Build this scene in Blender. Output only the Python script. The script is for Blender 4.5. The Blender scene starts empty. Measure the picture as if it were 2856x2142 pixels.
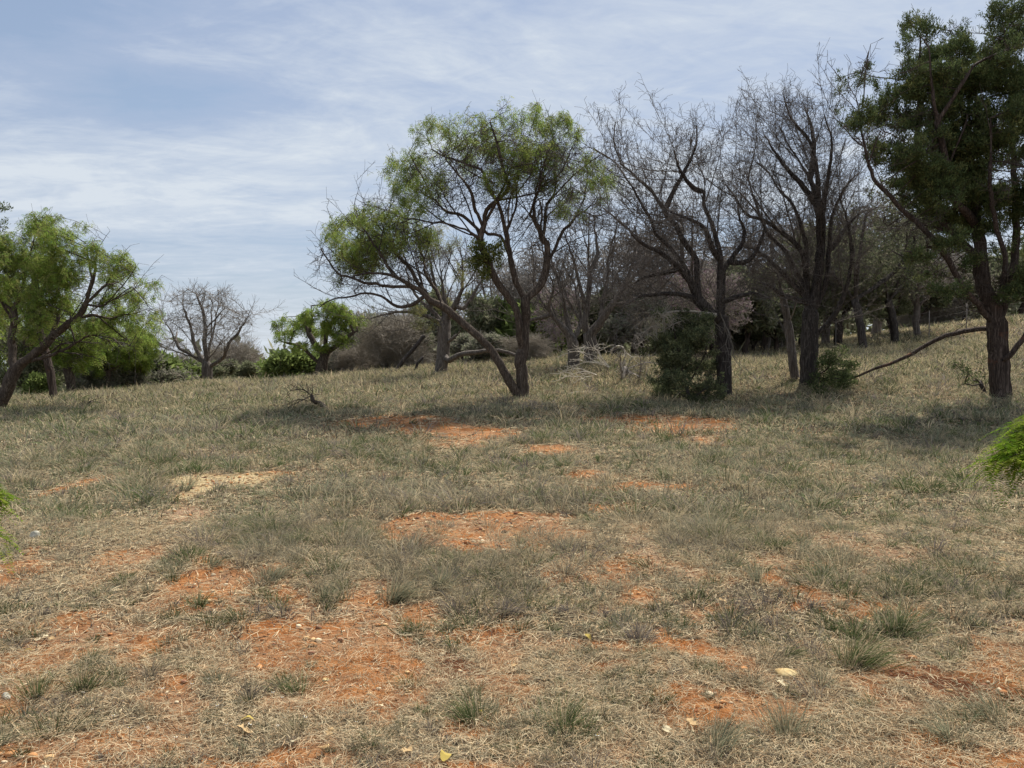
import bpy, math, random
import numpy as np
from mathutils import Vector

# ------------------------------------------------------------------ scene, camera, light
scene = bpy.context.scene
R = math.radians
RNG = np.random.default_rng(11)
random.seed(5)

EYE = 1.6
PITCH = R(1.02)
FPX, CXP, CYP = 2142.0, 1428.0, 1071.0          # focal length and centre of the photograph, in its own pixels

cam_d = bpy.data.cameras.new("camera")
cam_d.sensor_width = 36.0
cam_d.lens = 27.0
cam_d.clip_start = 0.05
cam_d.clip_end = 5000.0
cam = bpy.data.objects.new("camera", cam_d)
scene.collection.objects.link(cam)
cam.location = (0, 0, EYE)
cam.rotation_euler = (R(90) - PITCH, 0, 0)
scene.camera = cam

SUN_EL, SUN_AZ = 57.0, 28.0                       # azimuth measured from +Y towards +X
SUN_STRENGTH = 5.0
scene.view_settings.view_transform = 'Standard'
scene.view_settings.look = 'None'
scene.view_settings.gamma = 1.0
scene.view_settings.exposure = 0.55
scene.cycles.max_bounces = 6
scene.cycles.diffuse_bounces = 3
scene.cycles.glossy_bounces = 1
scene.cycles.transmission_bounces = 3
scene.cycles.transparent_max_bounces = 4

sun_d = bpy.data.lights.new("sun", 'SUN')
sun_d.energy = SUN_STRENGTH
sun_d.angle = R(1.6)
sun_d.color = (1.0, 0.95, 0.87)
sun = bpy.data.objects.new("sun", sun_d)
scene.collection.objects.link(sun)
sdir = Vector((math.sin(R(SUN_AZ)) * math.cos(R(SUN_EL)), math.cos(R(SUN_AZ)) * math.cos(R(SUN_EL)), math.sin(R(SUN_EL))))
sun.rotation_euler = sdir.to_track_quat('Z', 'Y').to_euler()
sun.location = (0, 0, 30)

world = bpy.data.worlds.new("World")
scene.world = world
world.use_nodes = True
nt = world.node_tree
nt.nodes.clear()
def N(t, **kw):
    n = nt.nodes.new(t)
    for k, v in kw.items():
        setattr(n, k, v)
    return n
def mth(op, a=None, b=None, c=None):
    n = N('ShaderNodeMath', operation=op)
    for i, v in enumerate((a, b, c)):
        if v is None: continue
        if isinstance(v, (int, float)): n.inputs[i].default_value = v
        else: nt.links.new(v, n.inputs[i])
    return n.outputs[0]
sky = N('ShaderNodeTexSky', sky_type='NISHITA', sun_disc=False)
sky.sun_elevation = R(SUN_EL); sky.sun_rotation = R(SUN_AZ)
sky.altitude = 300; sky.air_density = 1.3; sky.dust_density = 0.8; sky.ozone_density = 2.0
tc = N('ShaderNodeTexCoord')
sep = N('ShaderNodeSeparateXYZ'); nt.links.new(tc.outputs['Generated'], sep.inputs[0])
zc = mth('ADD', mth('MAXIMUM', sep.outputs[2], 0.0), 0.10)
u = mth('DIVIDE', sep.outputs[0], zc); v = mth('DIVIDE', sep.outputs[1], zc)
comb = N('ShaderNodeCombineXYZ'); nt.links.new(u, comb.inputs[0]); nt.links.new(v, comb.inputs[1])
def noise(scale, det, rough, loc, rot, scl, dist=0.0):
    mp = N('ShaderNodeMapping')
    mp.inputs['Location'].default_value = loc
    mp.inputs['Rotation'].default_value = (0, 0, R(rot))
    mp.inputs['Scale'].default_value = scl
    nt.links.new(comb.outputs[0], mp.inputs[0])
    n = N('ShaderNodeTexNoise')
    n.inputs['Scale'].default_value = scale; n.inputs['Detail'].default_value = det
    n.inputs['Roughness'].default_value = rough; n.inputs['Distortion'].default_value = dist
    nt.links.new(mp.outputs[0], n.inputs['Vector'])
    return n.outputs['Fac']
def hole(cu, cv, su, sv):                       # a gap in the cloud sheet, at its own place in the sky
    a = mth('DIVIDE', mth('SUBTRACT', u, cu), su); b = mth('DIVIDE', mth('SUBTRACT', v, cv), sv)
    d = mth('ADD', mth('MULTIPLY', a, a), mth('MULTIPLY', b, b))
    return mth('POWER', 2.718, mth('MULTIPLY', d, -1.0))
n1 = noise(0.55, 6, 0.6, (3.1, 1.7, 0), -22, (0.9, 1.25, 1), 1.5)
n2 = noise(1.5, 9, 0.66, (7.3, 0.4, 0), -30, (0.8, 1.3, 1), 1.8)
n3 = noise(6.0, 6, 0.65, (1.3, 4.4, 0), 25, (0.7, 1.2, 1), 1.2)
dens = mth('ADD', mth('ADD', mth('MULTIPLY', n1, 0.8), mth('MULTIPLY', n2, 0.45)), mth('MULTIPLY', n3, 0.3))
holes = mth('ADD', mth('ADD', mth('MULTIPLY', hole(-0.97, 2.15, 0.30, 0.2), 0.42),
                       mth('MULTIPLY', hole(-1.25, 1.65, 0.5, 0.3), 0.48)),
            mth('MULTIPLY', hole(-0.1, 1.35, 1.4, 0.12), 0.2))
dens = mth('SUBTRACT', dens, holes)
mr = N('ShaderNodeMapRange'); mr.clamp = True
nt.links.new(dens, mr.inputs['Value'])
mr.inputs['From Min'].default_value = 0.42; mr.inputs['From Max'].default_value = 0.92
mr.inputs['To Min'].default_value = 0.35; mr.inputs['To Max'].default_value = 1.0
low = mth('POWER', 2.718, mth('MULTIPLY', mth('MAXIMUM', sep.outputs[2], 0.0), -7.0))     # thicker air near the horizon
fac = mth('MAXIMUM', mr.outputs[0], mth('MULTIPLY', low, 0.72))
ccr = N('ShaderNodeMix', data_type='RGBA')
mr2 = N('ShaderNodeMapRange'); mr2.clamp = True
nt.links.new(dens, mr2.inputs['Value'])
mr2.inputs['From Min'].default_value = 0.62; mr2.inputs['From Max'].default_value = 0.92
nt.links.new(mr2.outputs[0], ccr.inputs[0])
ccr.inputs[6].default_value = (4.85, 5.55, 7.1, 1)
ccr.inputs[7].default_value = (6.85, 7.5, 8.25, 1)
mixc = N('ShaderNodeMix', data_type='RGBA')
nt.links.new(fac, mixc.inputs[0]); nt.links.new(sky.outputs[0], mixc.inputs[6]); nt.links.new(ccr.outputs[2], mixc.inputs[7])
bg = N('ShaderNodeBackground'); bg.inputs[1].default_value = 0.069
nt.links.new(mixc.outputs[2], bg.inputs[0])
wo = N('ShaderNodeOutputWorld'); nt.links.new(bg.outputs[0], wo.inputs[0])

# ------------------------------------------------------------------ materials
def mat(name):
    m = bpy.data.materials.new(name); m.use_nodes = True
    m.node_tree.nodes.clear()
    return m
class NT:
    def __init__(s, m): s.t = m.node_tree
    def n(s, t, **kw):
        x = s.t.nodes.new(t)
        for k, v in kw.items(): setattr(x, k, v)
        return x
    def l(s, a, b): s.t.links.new(a, b)
    def noise(s, scale, det=5, rough=0.6, scl=(1, 1, 1), dist=0.0):
        c = s.n('ShaderNodeTexCoord'); mp = s.n('ShaderNodeMapping'); mp.inputs['Scale'].default_value = scl
        s.l(c.outputs['Object'], mp.inputs[0])
        x = s.n('ShaderNodeTexNoise'); x.inputs['Scale'].default_value = scale
        x.inputs['Detail'].default_value = det; x.inputs['Roughness'].default_value = rough
        x.inputs['Distortion'].default_value = dist
        s.l(mp.outputs[0], x.inputs['Vector']); return x.outputs['Fac']
    def ramp(s, f, stops):
        r = s.n('ShaderNodeValToRGB'); s.l(f, r.inputs[0]); e = r.color_ramp.elements
        while len(e) < len(stops): e.new(0.5)
        for i, (p, c) in enumerate(stops): e[i].position = p; e[i].color = (*c, 1)
        return r.outputs[0]
    def mix(s, f, a, b, mode='MIX'):
        x = s.n('ShaderNodeMix', data_type='RGBA', blend_type=mode)
        for i, v in ((0, f), (6, a), (7, b)):
            if isinstance(v, (int, float)): x.inputs[i].default_value = v
            elif isinstance(v, tuple): x.inputs[i].default_value = (*v, 1)
            else: s.l(v, x.inputs[i])
        return x.outputs[2]
    def attr(s, name):
        a = s.n('ShaderNodeAttribute'); a.attribute_name = name; return a

def leaf_mat(name, trans=0.35, sat=1.0):
    """thin blades and leaves: colour comes with each blade, light passes partly through"""
    m = mat(name); g = NT(m)
    a = g.attr('tint')
    d = g.n('ShaderNodeBsdfDiffuse'); t = g.n('ShaderNodeBsdfTranslucent')
    g.l(a.outputs['Color'], d.inputs[0]); g.l(a.outputs['Color'], t.inputs[0])
    mx = g.n('ShaderNodeMixShader'); mx.inputs[0].default_value = trans
    g.l(d.outputs[0], mx.inputs[1]); g.l(t.outputs[0], mx.inputs[2])
    o = g.n('ShaderNodeOutputMaterial'); g.l(mx.outputs[0], o.inputs[0])
    return m

def bark_mat(name, dark, mid, lightc, patch=None, stretch=0.12, scale=22, bump=0.9, patch_lo=0.55):
    m = mat(name); g = NT(m)
    f1 = g.noise(scale, 6, 0.7, (1, 1, stretch), 1.2)
    f2 = g.noise(2.2, 4, 0.6)
    col = g.ramp(f1, [(0.30, dark), (0.52, mid), (0.72, lightc)])
    if patch:
        r = g.n('ShaderNodeMapRange'); g.l(f2, r.inputs[0]); r.inputs[1].default_value = patch_lo; r.inputs[2].default_value = patch_lo + 0.12
        cc = g.n('ShaderNodeTexCoord'); sp = g.n('ShaderNodeSeparateXYZ'); g.l(cc.outputs['Object'], sp.inputs[0])
        zr_ = g.n('ShaderNodeMapRange'); g.l(sp.outputs[2], zr_.inputs[0]); zr_.inputs[1].default_value = 2.6; zr_.inputs[2].default_value = 1.2
        mu = g.n('ShaderNodeMath', operation='MULTIPLY'); g.l(r.outputs[0], mu.inputs[0]); g.l(zr_.outputs[0], mu.inputs[1])
        col = g.mix(mu.outputs[0], col, g.ramp(f1, [(0.3, tuple(c * 0.5 for c in patch)), (0.6, patch)]))
    b = g.n('ShaderNodeBump'); b.inputs['Strength'].default_value = bump; b.inputs['Distance'].default_value = 0.03
    g.l(f1, b.inputs['Height'])
    p = g.n('ShaderNodeBsdfPrincipled'); g.l(col, p.inputs['Base Color']); p.inputs['Roughness'].default_value = 0.95
    p.inputs['Specular IOR Level'].default_value = 0.15
    g.l(b.outputs[0], p.inputs['Normal'])
    o = g.n('ShaderNodeOutputMaterial'); g.l(p.outputs[0], o.inputs[0])
    return m

M_MESQ = bark_mat('mesquite bark', (0.016, 0.013, 0.011), (0.085, 0.066, 0.052), (0.25, 0.205, 0.165), stretch=0.16, scale=26)
M_MTW = bark_mat('mesquite twig bark', (0.03, 0.024, 0.02), (0.06, 0.048, 0.04), (0.11, 0.09, 0.075), bump=0.2)
M_DARK = bark_mat('blackened bark', (0.012, 0.010, 0.009), (0.055, 0.047, 0.042), (0.17, 0.148, 0.13), stretch=0.14)
M_DTW = bark_mat('dead twig bark', (0.058, 0.050, 0.045), (0.118, 0.102, 0.09), (0.20, 0.175, 0.155), bump=0.2)
M_GREY = bark_mat('weathered grey bark', (0.03, 0.025, 0.022), (0.13, 0.11, 0.095), (0.30, 0.27, 0.235), stretch=0.10)
M_JUN = bark_mat('juniper bark', (0.012, 0.009, 0.008), (0.06, 0.045, 0.037), (0.20, 0.155, 0.13), patch=(0.20, 0.085, 0.045), stretch=0.07, scale=30, patch_lo=0.58)
M_JTW = bark_mat('juniper twig bark', (0.03, 0.022, 0.018), (0.07, 0.055, 0.045), (0.15, 0.125, 0.11), bump=0.2)
M_BLEACH = bark_mat('bleached dead wood', (0.36, 0.32, 0.26), (0.60, 0.54, 0.45), (0.76, 0.70, 0.60), stretch=0.1, bump=0.3)
M_BROWN = bark_mat('brown brush twigs', (0.17, 0.15, 0.12), (0.30, 0.265, 0.215), (0.44, 0.395, 0.33), bump=0.2)
M_GTW = bark_mat('pale grey twigs', (0.13, 0.115, 0.10), (0.24, 0.215, 0.19), (0.36, 0.325, 0.29), bump=0.2)
M_LEAF = leaf_mat('leaves', 0.42)
M_NEEDLE = leaf_mat('scale leaves', 0.22)
M_GRASS = leaf_mat('grass blades', 0.30)

# ------------------------------------------------------------------ helpers: numbers to meshes
def hash2(ix, iy, seed):
    ix = ix.astype(np.int64).astype(np.uint64); iy = iy.astype(np.int64).astype(np.uint64)
    h = ix * np.uint64(374761393) + iy * np.uint64(668265263) + np.uint64(seed * 982451653 + 12345)
    h = (h ^ (h >> np.uint64(13))) * np.uint64(1274126177)
    h = h ^ (h >> np.uint64(16))
    return (h & np.uint64(0xFFFFFF)).astype(np.float64) / float(0xFFFFFF)
def vnoise(x, y, seed):
    x = x + 1000.0; y = y + 1000.0
    ix = np.floor(x); iy = np.floor(y); fx = x - ix; fy = y - iy
    fx = fx * fx * (3 - 2 * fx); fy = fy * fy * (3 - 2 * fy)
    a = hash2(ix, iy, seed); b = hash2(ix + 1, iy, seed); c = hash2(ix, iy + 1, seed); d = hash2(ix + 1, iy + 1, seed)
    return (a * (1 - fx) + b * fx) * (1 - fy) + (c * (1 - fx) + d * fx) * fy
def fbm(x, y, scale, seed, octv=4):
    x = np.asarray(x, float) * scale; y = np.asarray(y, float) * scale
    s = 0; amp = 0.5; tot = 0
    for o in range(octv):
        s = s + amp * vnoise(x * 2 ** o, y * 2 ** o, seed + o * 17); tot += amp; amp *= 0.5
    return s / tot

def unit(v):
    return v / np.maximum(np.linalg.norm(v, axis=-1, keepdims=True), 1e-9)

def mesh_obj(name, verts, loops, starts, material, parent=None, tint=None, smooth=False, uv=None):
    """one mesh object from flat numpy arrays"""
    me = bpy.data.meshes.new(name)
    nv, nl, nf = len(verts), len(loops), len(starts)
    me.vertices.add(nv); me.vertices.foreach_set('co', np.ascontiguousarray(verts, dtype=np.float32).ravel())
    me.loops.add(nl); me.loops.foreach_set('vertex_index', np.ascontiguousarray(loops, dtype=np.int32))
    me.polygons.add(nf); me.polygons.foreach_set('loop_start', np.ascontiguousarray(starts, dtype=np.int32))
    if smooth: me.polygons.foreach_set('use_smooth', np.ones(nf, dtype=bool))
    if tint is not None:
        at = me.color_attributes.new('tint', 'FLOAT_COLOR', 'POINT')
        c = np.ones((nv, 4), dtype=np.float32); c[:, :3] = tint
        at.data.foreach_set('color', c.ravel())
    me.update(calc_edges=True)
    if material: me.materials.append(material)
    o = bpy.data.objects.new(name, me)
    scene.collection.objects.link(o)
    if parent: o.parent = parent
    return o

def quads_obj(name, q, material, parent=None, tint=None):
    """q: (n,4,3)"""
    n = len(q)
    t = None if tint is None else np.repeat(tint, 4, axis=0)
    return mesh_obj(name, q.reshape(-1, 3), np.arange(n * 4), np.arange(n) * 4, material, parent, t)

def thing(name, label, cat, loc=(0, 0, 0), group=None, rz=0.0):
    o = bpy.data.objects.new(name, None); scene.collection.objects.link(o)
    o.empty_display_size = 0.2
    o.location = loc; o.rotation_euler = (0, 0, rz)
    tag(o, label, cat, group); return o
def tag(o, label=None, cat=None, group=None, kind=None):
    if label: o['label'] = label
    if cat: o['category'] = cat
    if group: o['group'] = group
    if kind: o['kind'] = kind
    return o

# ------------------------------------------------------------------ the lie of the land
def pix(sx, sy, d):
    """the point at depth d (metres along +Y) seen at pixel (sx, sy) of the photograph"""
    a = (np.asarray(sx, float) - CXP) / FPX; b = -(np.asarray(sy, float) - CYP) / FPX
    dy = math.cos(PITCH) + b * math.sin(PITCH)
    dz = -math.sin(PITCH) + b * math.cos(PITCH)
    k = np.asarray(d, float) / dy
    return np.stack([a * k, np.broadcast_to(np.asarray(d, float), np.shape(k)), EYE + dz * k], axis=-1)

ctrl = [(0, -8, 0), (-12, -8, 0), (12, -8, 0), (0, 3, 0), (-4, 4, 0), (4, 4, 0), (-8, 9, -.02), (8, 9, .12), (0, 8, .02), (0, 13, .33),
        (-12, 14, .12), (14, 12, .45)]
for sx, sy, d in [(15, 1143, 22), (0, 1118, 27), (610, 1068, 34), (890, 1058, 36), (1226, 1042, 30), (1456, 1108, 20),
                  (1640, 1005, 29), (2018, 1106, 20.5), (2252, 1075, 21.5), (2788, 1110, 18), (2410, 975, 33), (2580, 948, 38),
                  (2856, 895, 40), (2070, 988, 36), (1300, 1012, 34), (1850, 1005, 32), (300, 1098, 30)]:
    p = pix(sx, sy, d); ctrl.append(tuple(p))
ctrl += [(-22, 40, -.3), (-16, 46, .3), (-9, 50, .8), (-30, 30, -.6), (0, 52, 1.7), (14, 55, 2.6), (26, 60, 4.2), (40, 45, 5.0),
         (30, 25, 2.6), (-35, 12, -.4), (40, 10, 1.6), (-60, 60, -3), (-20, 80, -1.5), (10, 85, 1.0), (45, 85, 4.2), (-60, 0, -1.2), (60, 0, 1.8), (70, 60, 5.5),
         (0, -60, 0), (-60, -60, 0), (60, -60, 0), (0, 120, -1.5), (-60, 120, -4), (60, 120, 2.5)]
CT = np.array(ctrl, float)
def _tps(r2):
    return np.where(r2 > 1e-12, 0.5 * r2 * np.log(np.maximum(r2, 1e-12)), 0.0)
_n = len(CT)
_K = _tps(((CT[:, None, :2] - CT[None, :, :2]) ** 2).sum(-1)) + np.eye(_n) * 1.5
_P = np.hstack([np.ones((_n, 1)), CT[:, :2]])
_A = np.zeros((_n + 3, _n + 3)); _A[:_n, :_n] = _K; _A[:_n, _n:] = _P; _A[_n:, :_n] = _P.T
_W = np.linalg.solve(_A, np.concatenate([CT[:, 2], np.zeros(3)]))
def ground(x, y, rough=True):
    x = np.asarray(x, float); y = np.asarray(y, float); sh = x.shape
    xf, yf = x.ravel(), y.ravel(); out = np.empty(len(xf))
    for i in range(0, len(xf), 60000):
        a, b = xf[i:i + 60000], yf[i:i + 60000]
        xc, yc = np.clip(a, -70, 75), np.clip(b, -60, 120)
        r2 = (xc[:, None] - CT[None, :, 0]) ** 2 + (yc[:, None] - CT[None, :, 1]) ** 2
        z = _tps(r2) @ _W[:_n] + _W[_n] + _W[_n + 1] * xc + _W[_n + 2] * yc
        far = np.clip((np.hypot(a, b) - 75) / 120, 0, 1)
        z = z * (1 - far) + (-4.0) * far
        out[i:i + 60000] = z
    z = out.reshape(sh)
    if rough:
        z = z + (fbm(x, y, 0.45, 3, 3) - .5) * 0.12 + (fbm(x, y, 2.6, 9, 4) - .5) * 0.075
    return z
def gz(x, y): return float(ground(np.array([x]), np.array([y]))[0])
def hit(sx, sy):
    """where the sight line through a pixel of the photograph meets the ground"""
    d = np.linspace(2.2, 60, 1200); p = pix(sx, sy, d)
    g = ground(p[:, 0], p[:, 1]); k = np.argmax(p[:, 2] < g)
    if p[k, 2] >= g[k]: return None
    return np.array([p[k, 0], p[k, 1], g[k]])

# ------------------------------------------------------------------ bare soil patches (photograph pixels: centre, half width, half height, strength, kind)
K = 2856 / 2212
patches = []
for (px, py, hw, hh, st, kind) in [
    (1050, 1147, 150, 32, 2.0, 0),
    (465, 1262, 70, 36, 1.2, 0), (480, 1210, 45, 12, .8, 0), (265, 1212, 40, 18, .9, 0), (240, 1245, 50, 22, .5, 0), (45, 1240, 70, 30, 1.2, 0), (110, 1190, 25, 9, 1.1, 0),
    (640, 1335, 55, 36, .75, 0), (830, 1300, 62, 26, 1.2, 0), (620, 1292, 34, 20, .8, 0), (770, 1370, 80, 36, .75, 0), (940, 1325, 50, 24, .8, 0), (700, 1395, 40, 20, .6, 0), (850, 1400, 50, 22, .6, 0), (1020, 1370, 40, 20, .6, 0), (180, 1330, 40, 18, .6, 0), (100, 1440, 60, 24, .5, 0), (300, 1420, 50, 20, .5, 0), (1250, 1450, 50, 20, .6, 3), (1400, 1440, 50, 20, .5, 0), (1600, 1530, 60, 20, .5, 0),
    (760, 1480, 80, 36, 1.0, 0), (365, 1512, 65, 30, 1.0, 0), (350, 1600, 120, 36, .65, 0), (150, 1620, 80, 30, .7, 0), (30, 1560, 50, 50, .7, 0),
    (960, 1440, 70, 34, .75, 3), (620, 1425, 55, 22, .7, 0), (890, 1500, 60, 30, .7, 0), (1050, 1580, 60, 24, .8, 0), (700, 1640, 60, 20, .7, 0),
    (480, 1038, 78, 14, 1.4, 1), (432, 1058, 32, 22, 1.2, 1), (375, 1052, 35, 10, .7, 1), (400, 1110, 45, 22, .6, 2), (172, 1050, 32, 16, 1.0, 0),
    (600, 1024, 20, 4, .9, 0), (960, 930, 100, 10, 1.2, 0), (840, 915, 110, 9, 1.0, 0), (1040, 935, 70, 9, 1.1, 0), (1000, 958, 80, 10, .6, 0), (1175, 972, 48, 8, 1.1, 0),
    (1490, 918, 85, 14, 1.0, 0), (1400, 908, 120, 10, .7, 0), (1520, 952, 60, 14, .6, 0), (1270, 1030, 60, 10, .7, 0), (1350, 1055, 130, 10, .55, 0), (1330, 1100, 60, 10, .6, 0),
    (1430, 1190, 30, 50, .7, 2), (1690, 1225, 90, 22, .6, 0), (1700, 1258, 50, 18, .6, 0), (1340, 1302, 38, 14, .9, 0), (1480, 1362, 20, 10, 1.3, 0),
    (1560, 1400, 34, 20, 1.2, 0), (1975, 1422, 30, 24, 1.1, 3), (2050, 1490, 60, 26, 1.1, 3), (2090, 1530, 50, 24, .9, 3), (1960, 1460, 30, 20, .8, 3),
    (1850, 1170, 110, 30, .5, 2), (1960, 1200, 80, 24, .5, 2), (1470, 1240, 50, 26, .5, 0), (1100, 1400, 60, 40, .7, 0), (1480, 1500, 60, 40, .45, 0)]:
    c = hit(px * K, py * K); t = hit(px * K, (py - hh) * K); b = hit(px * K, (py + hh) * K)
    if c is None: continue
    if t is None: t = c + np.array([0, 1, 0])
    if b is None: b = c - np.array([0, 1, 0])
    patches.append((c[0], (t[1] + b[1]) / 2, hw * K / FPX * c[1], max((t[1] - b[1]) / 2, .1), st, kind))
def bareness(x, y):
    """how bare the soil lies (0..1), how pale it is, how dark red it is"""
    wx = x + (fbm(x, y, 1.9, 41, 4) - .5) * .8; wy = y + (fbm(x, y, 1.7, 57, 4) - .5) * .6
    b = np.zeros_like(x); pale = np.zeros_like(x); tan = np.zeros_like(x); red = np.zeros_like(x)
    for (cx, cy, rx, ry, st, kind) in patches:
        d = ((wx - cx) / (rx * 1.15)) ** 2 + ((wy - cy) / (ry * 1.15)) ** 2
        g = st * np.exp(-d ** (1.3 if st < 1.6 else 2.4) * 0.9)
        b = np.maximum(b, g)
        if kind == 1: pale = np.maximum(pale, g)
        if kind == 2: tan = np.maximum(tan, g)
        if kind == 3: red = np.maximum(red, g)
    near = np.clip((7.4 - y) / 2.6, 0, 1)                        # scattered small gaps in the near turf
    gaps = np.clip((fbm(x, y, 1.1, 71, 4) - .50) * 5, 0, 1) * (.28 + .5 * near)
    gaps2 = np.clip((fbm(x, y, 3.3, 91, 3) - .54) * 6, 0, 1) * .6 * near
    b = b + gaps * .85 + gaps2 * .95
    b = b * (0.65 + 0.7 * fbm(x, y, 5.0, 23, 3))
    return np.clip(b, 0, 1), np.clip(pale * 1.5, 0, 1), np.clip(tan * 1.5, 0, 1), np.clip(red * 1.3, 0, 1)

# ground sheet: fine near the viewer, coarse towards the horizon
def make_ground():
    ys = np.concatenate([np.linspace(-60, -4, 12), np.linspace(-3, 1.8, 12), np.geomspace(2.0, 70, 560), np.geomspace(72, 2500, 40)])
    us = np.concatenate([np.linspace(-1.6, -0.86, 20)[:-1], np.linspace(-0.86, 0.86, 560), np.linspace(0.86, 1.6, 20)[1:]])
    Y, U = np.meshgrid(ys, us, indexing='ij')
    X = U * (np.maximum(Y, 0) + 3.0 + np.maximum(-Y, 0) * 1.5)
    Z = ground(X, Y)
    b, pale, tan, red = bareness(X.ravel(), Y.ravel())
    nr, nc = Y.shape
    idx = np.arange(nr * nc).reshape(nr, nc)
    f = np.stack([idx[:-1, :-1], idx[:-1, 1:], idx[1:, 1:], idx[1:, :-1]], -1).reshape(-1)
    o = mesh_obj('ground', np.stack([X, Y, Z], -1).reshape(-1, 3), f, np.arange(len(f) // 4) * 4, None, smooth=True)
    for nm, arr in (('bare', b), ('pale', pale), ('tan', tan), ('red', red)):
        at = o.data.attributes.new(nm, 'FLOAT', 'POINT'); at.data.foreach_set('value', arr.astype(np.float32))
    m = mat('soil and thatch'); g = NT(m)
    nf = g.noise(38, 7, 0.75); nm_ = g.noise(5.0, 6, 0.65); nl = g.noise(0.7, 4, 0.6); ng = g.noise(120, 4, 0.7)
    soil = g.ramp(nm_, [(0.25, (0.22, 0.075, 0.024)), (0.48, (0.40, 0.155, 0.048)), (0.62, (0.50, 0.225, 0.082)), (0.8, (0.56, 0.32, 0.16))])
    soil = g.mix(g.ramp(nf, [(0.36, (0.35, 0.35, 0.35)), (0.55, (0, 0, 0))]), soil, (0.24, 0.09, 0.036))
    soil = g.mix(g.ramp(g.noise(1.7, 5, .65), [(0.38, (0, 0, 0)), (0.60, (.85, .85, .85))]), soil, g.ramp(nf, [(0.3, (0.15, 0.075, 0.04)), (0.6, (0.42, 0.26, 0.15))]))
    soil = g.mix(g.attr('pale').outputs['Fac'], soil, g.ramp(nf, [(0.3, (0.30, 0.20, 0.09)), (0.6, (0.62, 0.50, 0.29))]))
    soil = g.mix(g.attr('tan').outputs['Fac'], soil, g.ramp(nf, [(0.3, (0.20, 0.12, 0.07)), (0.6, (0.46, 0.32, 0.21))]))
    soil = g.mix(g.attr('red').outputs['Fac'], soil, g.ramp(nf, [(0.3, (0.05, 0.018, 0.010)), (0.6, (0.17, 0.058, 0.024))]))
    thatch = g.ramp(ng, [(0.28, (0.045, 0.033, 0.022)), (0.47, (0.17, 0.125, 0.08)), (0.62, (0.33, 0.25, 0.165)), (0.78, (0.52, 0.42, 0.28))])
    thatch = g.mix(g.ramp(nl, [(0.42, (0, 0, 0)), (0.62, (.6, .6, .6))]), thatch, g.ramp(nf, [(0.3, (0.06, 0.045, 0.022)), (0.7, (0.20, 0.17, 0.09))]))
    ad = g.n('ShaderNodeMath', operation='MULTIPLY_ADD'); g.l(nf, ad.inputs[0]); ad.inputs[1].default_value = 0.9
    g.l(g.attr('bare').outputs['Fac'], ad.inputs[2])
    rr = g.n('ShaderNodeMapRange'); g.l(ad.outputs[0], rr.inputs[0]); rr.inputs[1].default_value = 0.62; rr.inputs[2].default_value = 0.92
    col = g.mix(rr.outputs[0], thatch, soil)
    bp = g.n('ShaderNodeBump'); bp.inputs['Strength'].default_value = 0.9; bp.inputs['Distance'].default_value = 0.025
    sm = g.n('ShaderNodeMath', operation='ADD'); g.l(nf, sm.inputs[0]); g.l(ng, sm.inputs[1]); g.l(sm.outputs[0], bp.inputs['Height'])
    p = g.n('ShaderNodeBsdfPrincipled'); g.l(col, p.inputs['Base Color']); p.inputs['Roughness'].default_value = 1.0
    p.inputs['Specular IOR Level'].default_value = 0.05
    g.l(bp.outputs[0], p.inputs['Normal'])
    o2 = g.n('ShaderNodeOutputMaterial'); g.l(p.outputs[0], o2.inputs[0])
    o.data.materials.append(m)
    tag(o, kind='structure')
make_ground()

# ------------------------------------------------------------------ grass
C_STRAW = np.array([0.62, 0.51, 0.33]); C_GREEN = np.array([0.145, 0.185, 0.075]); C_GREY = np.array([0.35, 0.31, 0.215])
C_SAGE = np.array([0.31, 0.318, 0.205]); C_DARK = np.array([0.085, 0.066, 0.048]); C_TAN = np.array([0.50, 0.35, 0.205]); C_PURP = np.array([0.25, 0.215, 0.195])
C_OLIVE = np.array([0.41, 0.365, 0.215])
def blades(P, dirs, h, w, tint, bend):
    """P root (n,3); dirs horizontal lean (n,2) times amount; returns verts/loops/starts"""
    n = len(P)
    up = np.zeros((n, 3)); up[:, 2] = 1
    lean = np.zeros((n, 3)); lean[:, :2] = dirs
    ax = unit(up + lean)
    side = RNG.normal(size=(n, 3)); side[:, 2] = 0; side = unit(np.cross(ax, unit(side)))
    mid = P + ax * (h * .55)[:, None]
    ax2 = unit(ax + lean * bend[:, None] + np.array([0, 0, -1.0]) * (bend * .35)[:, None])
    tip = mid + ax2 * (h * .55)[:, None]
    s = side * (w * .5)[:, None]
    V = np.stack([P - s, P + s, mid + s * .8, mid - s * .8, tip], 1)
    base = (np.arange(n) * 5)[:, None]
    L = (base + np.array([[0, 1, 2, 3, 3, 2, 4]])).ravel()
    S = (np.arange(n)[:, None] * 7 + np.array([[0, 4]])).ravel()
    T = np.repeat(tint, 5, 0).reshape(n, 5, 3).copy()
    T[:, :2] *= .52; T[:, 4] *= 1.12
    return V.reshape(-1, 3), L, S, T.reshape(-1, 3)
def scatter(n, y0, y1, pad=1.6):
    y = np.sqrt(RNG.uniform(y0 ** 2, y1 ** 2, n)); x = RNG.uniform(-1, 1, n) * (y * .69 + pad)
    return x, y
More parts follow.
